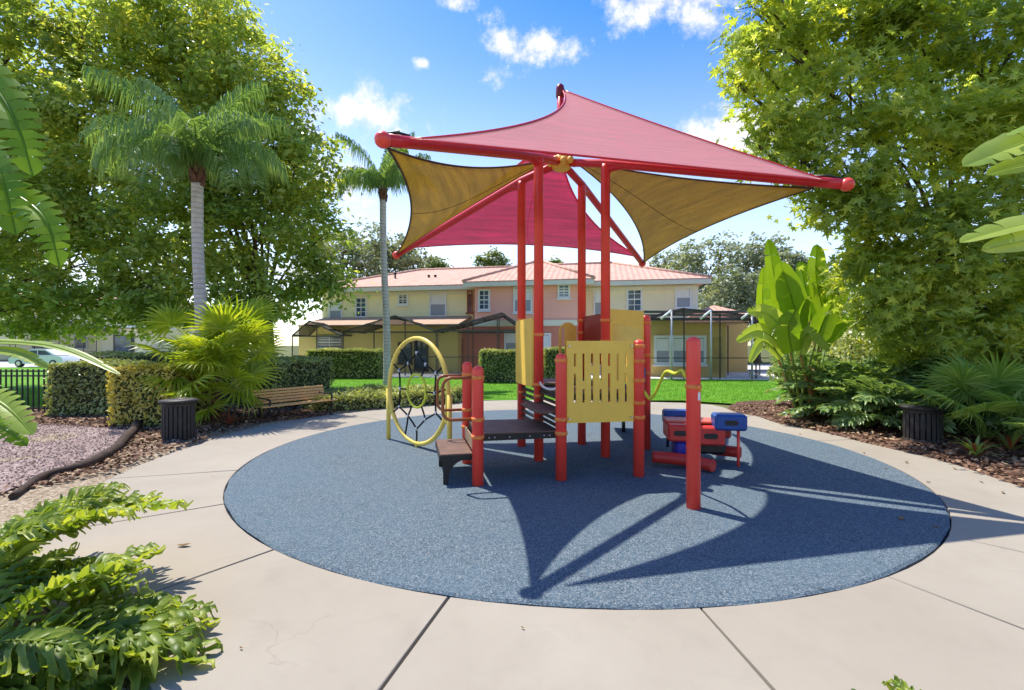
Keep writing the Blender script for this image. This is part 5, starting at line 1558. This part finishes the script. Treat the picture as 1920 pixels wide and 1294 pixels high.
rr = random.Random(12); BB = G(1512, 782)
bop = thing('banana_plant', 'tall banana like clump with ochre stems beside the lawn', 'banana plant', (BB.x, BB.y, 0.02))
Yb = BB.y
leafs = [((1470, 600), (1452, 520), (1440, 448), .20, -.1, PADDLE), ((1545, 590), (1530, 520), (1532, 458), .25, .1, PADDLE), ((1500, 610), (1480, 545), (1462, 490), .22, -.25, PADDLE), ((1440, 620), (1430, 570), (1432, 500), .15, -.3, PADDLE),
         ((1490, 640), (1440, 590), (1400, 585), .16, -.35, PADDLE_PALE), ((1475, 655), (1425, 620), (1380, 640), .14, -.3, PADDLE_PALE), ((1535, 620), (1570, 560), (1590, 510), .17, .2, PADDLE), ((1505, 650), (1500, 600), (1512, 560), .2, -.4, PADDLE),
         ((1540, 655), (1560, 615), (1600, 600), .13, .15, PADDLE), ((1500, 665), (1515, 625), (1555, 660), .14, -.45, PADDLE_PALE), ((1485, 660), (1478, 615), (1490, 580), .2, -.5, PADDLE), ((1465, 670), (1430, 640), (1405, 680), .12, -.2, PADDLE_PALE), ((1520, 600), (1510, 540), (1500, 490), .24, .3, PADDLE), ((1550, 640), (1585, 600), (1610, 620), .14, .4, PADDLE), ((1530, 640), (1545, 600), (1560, 570), .18, -.3, PADDLE)]
for k, (a, b, c, hw, dy, mt) in enumerate(leafs):
    y = Yb + dy; A, B, C = P(a[0], a[1], y), P(b[0], b[1], y + dy * .4), P(c[0], c[1], y + dy * .8)
    g = Vector((BB.x + rr.uniform(-.26, .26), Yb + rr.uniform(-.14, .18), .03))
    paddle(bop, [A, B, C], hw * 1.15, mt, rr, .10 if hw > .17 else .3, (rr.uniform(-.5, .5), -1, rr.uniform(.0, .5)), [g, g.lerp(A, .45) + Vector((g.x - BB.x, 0, 0)) * .35], STEM_GREEN if k % 3 else STEM_ORANGE)
for k in range(16):
    a = rr.uniform(0, 2 * pi); q = Vector((BB.x + .2 * cos(a), Yb + .16 * sin(a), 0)); m = MB()
    hgt = rr.uniform(.6, 1.05); m.tube(smooth_curve([q, q + Vector((.05 * cos(a), .04 * sin(a), hgt * .5)), q + Vector((.22 * cos(a), .1 * sin(a), hgt))], 4), [.05 - .0035 * i for i in range(9)], 8); part(bop, 'stem', m, STEM_ORANGE)

edge_p = thing('banana_plant', 'banana plant reaching in at the right edge with pale leaves', 'banana plant', (5.7, 4.6, .02))
Yr = 4.3
for a, b, c, hw, roll in (((2010, 235), (1900, 275), (1806, 312), .17, (.1, -.7, .75)), ((2010, 300), (1920, 310), (1850, 328), .11, (0, -.8, .6)), ((2020, 400), (1900, 425), (1800, 455), .13, (.1, -.5, .85)), ((2030, 440), (1930, 450), (1840, 470), .12, (0, -.9, .4)), ((2010, 230), (1960, 232), (1890, 255), .10, (0, -.3, .9))):
    A, B, C = P(a[0], a[1], Yr), P(b[0], b[1], Yr - .1), P(c[0], c[1], Yr - .15)
    paddle(edge_p, [A, B, C], hw, PADDLE_PALE, rr, .10, roll, [Vector((5.7, 4.6, .03)), Vector((5.65, 4.55, 1.2))])
left_p = thing('palm_clump', 'palm clump reaching in at the left edge with broad drooping leaflets', 'palm', (-3.9, 2.6, .02))
Yl = 2.35
for a, b, c, hw, roll, te, mt in (((-90, 60), (20, 210), (62, 330), .10, (.6, -.75, .2), .95, PADDLE), ((-40, 330), (75, 400), (112, 500), .085, (.5, -.8, .3), .98, PADDLE), ((-60, 250), (0, 330), (30, 440), .11, (.5, -.8, .2), .95, PADDLE), ((-120, 640), (90, 648), (225, 702), .028, (0, -.35, .9), .3, PADDLE_PALE), ((-120, 655), (20, 660), (90, 690), .035, (0, -.5, .85), .5, PADDLE_PALE), ((-100, 720), (0, 755), (62, 815), .075, (.2, -.6, .7), .95, PADDLE_PALE), ((-80, 770), (0, 800), (50, 836), .05, (.2, -.6, .7), .6, PADDLE)):
    A, B, C = P(a[0], a[1], Yl), P(b[0], b[1], Yl - .1), P(c[0], c[1], Yl - .15)
    paddle(left_p, [A, B, C], hw, mt, rr, te, roll, [Vector((-3.9, 2.6, .03)), Vector((-3.8, 2.55, A.z * .6))])

# ------------------------------------------------------------------ lobed foliage

def lobed_mesh(L, lobe, rng, pairs=9, stalk=.35, arch=.9, mat=LOBED, wave=.03, wid=.0125):
    mb_ = MB(); pts, p, n = [], Vector((0, 0, 0)), 16; el = 1.15
    for i in range(n + 1):
        pts.append(p.copy()); a = el - arch * (i / n) * 1.5
        p = p + Vector((cos(a), 0, sin(a))) * ((L + stalk) / n)
    mb_.tube(pts, [.009 * (1 - .75 * i / n) for i in range(n + 1)], 5, cap=False)
    s0_ = stalk / (L + stalk)
    for k in range(pairs):
        f = s0_ + (1 - s0_) * (k + .4) / pairs; i = min(int(f * n), n - 1); q = pts[i].lerp(pts[i + 1], f * n - i); tg = (pts[i + 1] - pts[i]).normalized()
        g = (k + .5) / pairs; ll = lobe * (.65 + .6 * sin(pi * (g * .8 + .15))) * rng.uniform(.85, 1.1)
        for sg in (-1, 1):
            ang = radians(78 - 62 * g + rng.uniform(-7, 7)); d = (tg * cos(ang) + Vector((0, sg, 0)) * sin(ang)).normalized(); nn = d.cross(Vector((0, sg, 0)).cross(tg) if False else tg); nz = tg.cross(Vector((0, 1, 0))); nz = -nz if nz.z < 0 else nz
            wd = nz.cross(d).normalized(); m_ = 7; rows = []; ph_ = rng.uniform(0, 6)
            for j in range(m_ + 1):
                t_ = j / m_; w = wid * (.75 + .6 * sin(pi * min(1, t_ * .9 + .08))) * (1 if j < m_ else .25) * (1 + .32 * sin(t_ * 11 + ph_))
                c = q + d * ll * t_ + nz * (wave * sin(t_ * 8 + ph_) * t_ - .10 * ll * t_ * t_)
                tw = .5 * sin(t_ * 7 + ph_); wv = wd * cos(tw) + nz * sin(tw)
                rows += [c - wv * w + nz * .006, c - nz * .004, c + wv * w + nz * .006]
            mb_.add(rows, [(j * 3 + e, j * 3 + e + 1, j * 3 + e + 4, j * 3 + e + 3) for j in range(m_) for e in (0, 1)], True)
    me = mb_.mesh('lobed_leaf'); me.materials.append(mat); return me


def lobed_plant(name, label, loc, leaves, seed, mat, L, lobe, stalk, cat='philodendron', group=None, variants=5, **kw):
    t_ = thing(name, label, cat, loc, 0, group); rr = random.Random(seed)
    ms = [lobed_mesh(L * rr.uniform(.85, 1.15), lobe, rr, mat=mat, stalk=stalk, arch=rr.uniform(.65, 1.05), **kw) for _ in range(variants)]
    for k, (az, tilt, sc) in enumerate(leaves):
        o = link('lobed_leaf', ms[k % variants], t_); o.location = (rr.uniform(-.05, .05), rr.uniform(-.05, .05), rr.uniform(0, .04)); o.scale = (sc, sc, sc)
        o.rotation_euler = (Matrix.Rotation(radians(az), 3, 'Z') @ Matrix.Rotation(radians(tilt), 3, 'Y') @ Matrix.Rotation(rr.uniform(-.35, .35), 3, 'X')).to_euler()
    return t_


rr = random.Random(15)
def rosette(n, t0, t1, s0, s1): return [(k * 137.5 + rr.uniform(-15, 15), rr.uniform(t0, t1), rr.uniform(s0, s1)) for k in range(n)]


lobed_plant('philodendron', 'bright wavy leaved philodendron at the lower left corner', (-2.36, 1.98, .0), rosette(19, -10, 30, .7, .95) + [(20, 20, 1.02), (-8, 22, 1.0), (45, 12, .98), (0, 8, .95), (65, 5, .9), (-20, 30, 1.0), (12, 28, 1.2), (30, 34, 1.15), (-2, 36, 1.2), (50, 25, 1.1)], 16, LOBED, .46, .17, .34, pairs=16, group='lobed foreground plants')
lobed_plant('philodendron', 'tall wavy leaved philodendron at the left edge in front', (-2.98, 2.55, .0), rosette(17, -12, 28, .75, 1.05) + [(15, 12, 1.08), (-15, 20, 1.0), (50, 2, 1.08), (80, 0, 1.0), (0, -5, 1.0)], 17, LOBED, .50, .18, .42, pairs=16, group='lobed foreground plants')
lobed_plant('philodendron', 'small plant tips showing at the bottom edge', (1.43, 1.55, -.03), rosette(12, -25, 10, .46, .54), 18, LOBED, .38, .13, .2, pairs=13, group='lobed foreground plants')
spots = [(1572, 9.3, .95), (1612, 8.9, 1.05), (1665, 9.0, 1.0), (1700, 8.5, 1.12), (1640, 9.7, 1.2), (1742, 8.1, .95), (1785, 8.4, 1.1), (1850, 7.9, 1.05), (1908, 7.4, 1.0), (1560, 10.1, 1.1), (1815, 7.4, .85), (1590, 8.5, .8), (1630, 8.25, .8), (1680, 8.0, .85), (1722, 7.75, .75), (1790, 7.5, .9)]
words_ = ['beside the banana stems', 'between banana clump and fern', 'above the red based plant', 'tallest left of the right trash can', 'in the second row behind the red based plant', 'just left of the right trash can', 'behind the right trash can', 'behind the long stalked fan palm', 'at the right edge behind the fan palm', 'half behind the banana stems', 'right of the right trash can', 'low at the mulch edge nearest the banana stems', 'low at the mulch edge left of the red based plant', 'low at the mulch edge between red based plant and trash can', 'touching the left side of the right trash can', 'leaning over the right trash can from behind']
for k, ((px, py, s_), wd) in enumerate(zip(spots, words_)):
    g = Vector((X(px, py), py, 0)); lobed_plant('philodendron', 'dark glossy philodendron ' + wd, (g.x, g.y, .03), rosette(20, -18, 25, .95 * s_, 1.3 * s_), 40 + k, LOBED_DARK, .5, .24, .75, group='dark philodendrons in the right bed', variants=4, pairs=9, wave=.02, wid=.021)


def strap_plant(label, loc, n, L, mat, seed, group, w=.02, base_mat=None):
    t_ = thing('strap_leaf_plant', label, 'plant', loc, 0, group); rr = random.Random(seed)
    for k in range(n):
        mb_ = MB(); az = k * 2.4 + rr.uniform(-.3, .3); d = Vector((cos(az), sin(az), 0)); sd_ = Vector((-d.y, d.x, 0)); el = rr.uniform(.6, 1.4); l = L * rr.uniform(.7, 1.15); p = Vector((0, 0, 0)); rows = []
        for j in range(9):
            f = j / 8; ww = w * (sin(pi * (f * .85 + .12)) ** .7); rows += [p - sd_ * ww + Vector((0, 0, .004)), p, p + sd_ * ww + Vector((0, 0, .004))]
            a = el - f * f * rr.uniform(1.1, 1.7); p = p + (d * cos(a) + Vector((0, 0, sin(a)))) * l / 8
        mb_.add(rows, [(j * 3 + e, j * 3 + e + 1, j * 3 + e + 4, j * 3 + e + 3) for j in range(8) for e in (0, 1)], True)
        local_part(t_, 'leaf', mb_, base_mat if base_mat and k % 3 == 0 else mat)
    return t_


for k, (px, py, n, L, mt, bm_, lb) in enumerate(((1655, 800, 26, .6, FERN, CORDYLINE, 'strap leaved plant with reddish base in the right bed'), (1610, 795, 20, .5, FERN, None, 'pale strap leaved plant next to the banana stems'), (1690, 792, 22, .55, FERN, None, 'pale strap leaved plant left of the right trash can'), (1830, 862, 26, .34, FERN, CORDYLINE, 'low reddish strap leaved plant at the path edge'), (1895, 850, 20, .4, FERN, CORDYLINE, 'small reddish strap leaved plant at the right edge'), (1590, 778, 22, .8, FERN, None, 'long strap leaved plant behind the banana stems'), (1625, 806, 24, .5, FERN, None, 'pale strap leaved plant at the mulch edge right of the banana stems'), (1700, 812, 24, .5, FERN, CORDYLINE, 'reddish strap leaved plant just left of the right trash can'), (1575, 792, 22, .45, FERN, None, 'pale strap leaved tuft at the foot of the banana stems'))):
    g = G(px, py); strap_plant(lb, (g.x, g.y, .03), n, L, mt, 70 + k, 'strap leaved plants', .019, bm_)
for k, (px, Y, rx, h, lb, mt) in enumerate(((1620, 11.0, 1.0, 1.9, 'dense shrub behind the banana clump', HEDGE_LEAF), (1720, 10.2, 1.1, 2.0, 'dense shrub behind the tallest philodendron', HEDGE_LEAF), (1830, 9.3, 1.1, 1.9, 'dense shrub behind the long stalked fan palm', HEDGE_LEAF), (1925, 8.2, 1.0, 1.7, 'dense shrub at the right edge', HEDGE_LEAF), (1560, 12.5, .9, 1.7, 'loose shrub between banana clump and far oaks', HEDGE_LEAF), (1500, 15.5, .9, 1.5, 'shrub at the right end of the lawn', HEDGE_LEAF))):
    leaf_mound('dense_shrub', lb, (X(px, Y), Y), rx, rx, h, mt, 3600, .11, 90 + k, group='dense shrubs in the right bed')
# ------------------------------------------------------------------ white car on the far road
car = thing('parked_car', 'white parked car seen over the iron fence at the left edge', 'car', (-31.2, 31.6, 0))
CARW = plain('white_car_paint', (.80, .81, .82), .25, .03, 2, 0, 60, .5, 0, .6)
def side(pts, y0, y1, name, mat, parent=None):
    m = MB(); n_ = len(pts); vs = [(car.location.x + x, car.location.y + y0, z) for x, z in pts] + [(car.location.x + x, car.location.y + y1, z) for x, z in pts]
    m.add(vs, [tuple(range(n_)), tuple(reversed(range(n_, 2 * n_)))] + [(i, n_ + i, n_ + (i + 1) % n_, (i + 1) % n_) for i in range(n_)]); return part(parent or car, name, m, mat)
body = side([(-1.75, .22), (-1.78, .55), (-1.6, .72), (-.95, .78), (.95, .78), (1.65, .70), (1.78, .5), (1.75, .22)], -.7, .7, 'body', CARW)
side([(-1.0, .782), (-.55, 1.12), (-.3, 1.17), (.55, 1.15), (1.25, .782)], -.58, .58, 'cabin', CARW)
for pts in ([(-.82, .80), (-.48, 1.08), (-.02, 1.10), (-.02, .80)], [(.05, .80), (.05, 1.10), (.5, 1.08), (.98, .80)]):
    side(pts, -.592, -.584, 'side_window', GLASS)
for x in (-1.1, 1.15):
    m = MB(); m.tube([(car.location.x + x, car.location.y - .72, .24), (car.location.x + x, car.location.y - .52, .24)], .24, 18); wh_ = part(car, 'wheel', m, BLACK_METAL)
    m = MB(); m.tube([(car.location.x + x, car.location.y - .735, .24), (car.location.x + x, car.location.y - .7, .24)], .14, 14); part(wh_, 'rim', m, STEEL)
m = MB(); m.box((car.location.x - 1.77, car.location.y - .5, .6), (.06, .3, .12), bevel=.02); part(car, 'headlight', m, GLASS)
# litter at the back of the hedge row near the far fence and small clumps by the bench
g = Vector((-4.9, 8.2, .05)); strap_plant('dry looking strap leaved tuft under the fan palm', g, 18, .35, CORDYLINE, 88, 'strap leaved plants', .014)

# ------------------------------------------------------------------ fallen leaves on the paving
rr = random.Random(31)
pos = [(345, 1025, .05), (1690, 975, .045), (1755, 990, .03), (1850, 860, .03), (1620, 850, .03), (1700, 868, .04), (1790, 880, .035), (1660, 880, .03), (1560, 845, .03), (1840, 905, .03), (1880, 925, .035), (1500, 815, .03), (1740, 905, .03), (452, 1218, .012), (980, 1180, .012), (640, 860, .02), (1770, 845, .035), (1600, 815, .03), (1905, 880, .035), (1540, 808, .03), (335, 1190, .02)]
wh = ['curled brown leaf alone on the slab left of the rubber', 'ochre leaf on the shaded rubber at the right', 'small brown leaf on the shaded rubber rim at the right']
places = {3: 'below the right trash can', 13: 'dot sized, on the front left slab', 14: 'dot sized, on the slab in front of the rubber', 15: 'on the rubber near the left rim', 20: 'beside the lower left philodendron', 8: 'nearest the banana clump on the right slabs'}
for k, (px, py, s_) in enumerate(pos):
    g = G(px, py); pts = []; a0 = rr.uniform(0, 6); mb_ = MB(); R = Matrix.Rotation(a0, 3, 'Z')
    prof = [(-1, 0, .25), (-.45, .42, .12), (.2, .5, .22), (1.0, .05, .35), (.25, -.45, .3), (-.5, -.38, .1)]
    mb_.add([(0, 0, .02 * s_ + .006)] + [R @ Vector((x * s_, y * s_ * .8, z * s_ * .8 + .008)) for x, y, z in prof], [(0, i, i % 6 + 1) for i in range(1, 7)])
    me = mb_.mesh('fallen_leaf'); me.materials.append(DEAD); o = link('fallen_leaf', me); o.location = (g.x, g.y, 0)
    tag(o, wh[k] if k < 3 else ('dry brown fallen leaf ' + places[k] if k in places else 'dry brown fallen leaf scattered on the right hand slabs by the mulch'), 'leaf', 'fallen leaves on the paving')
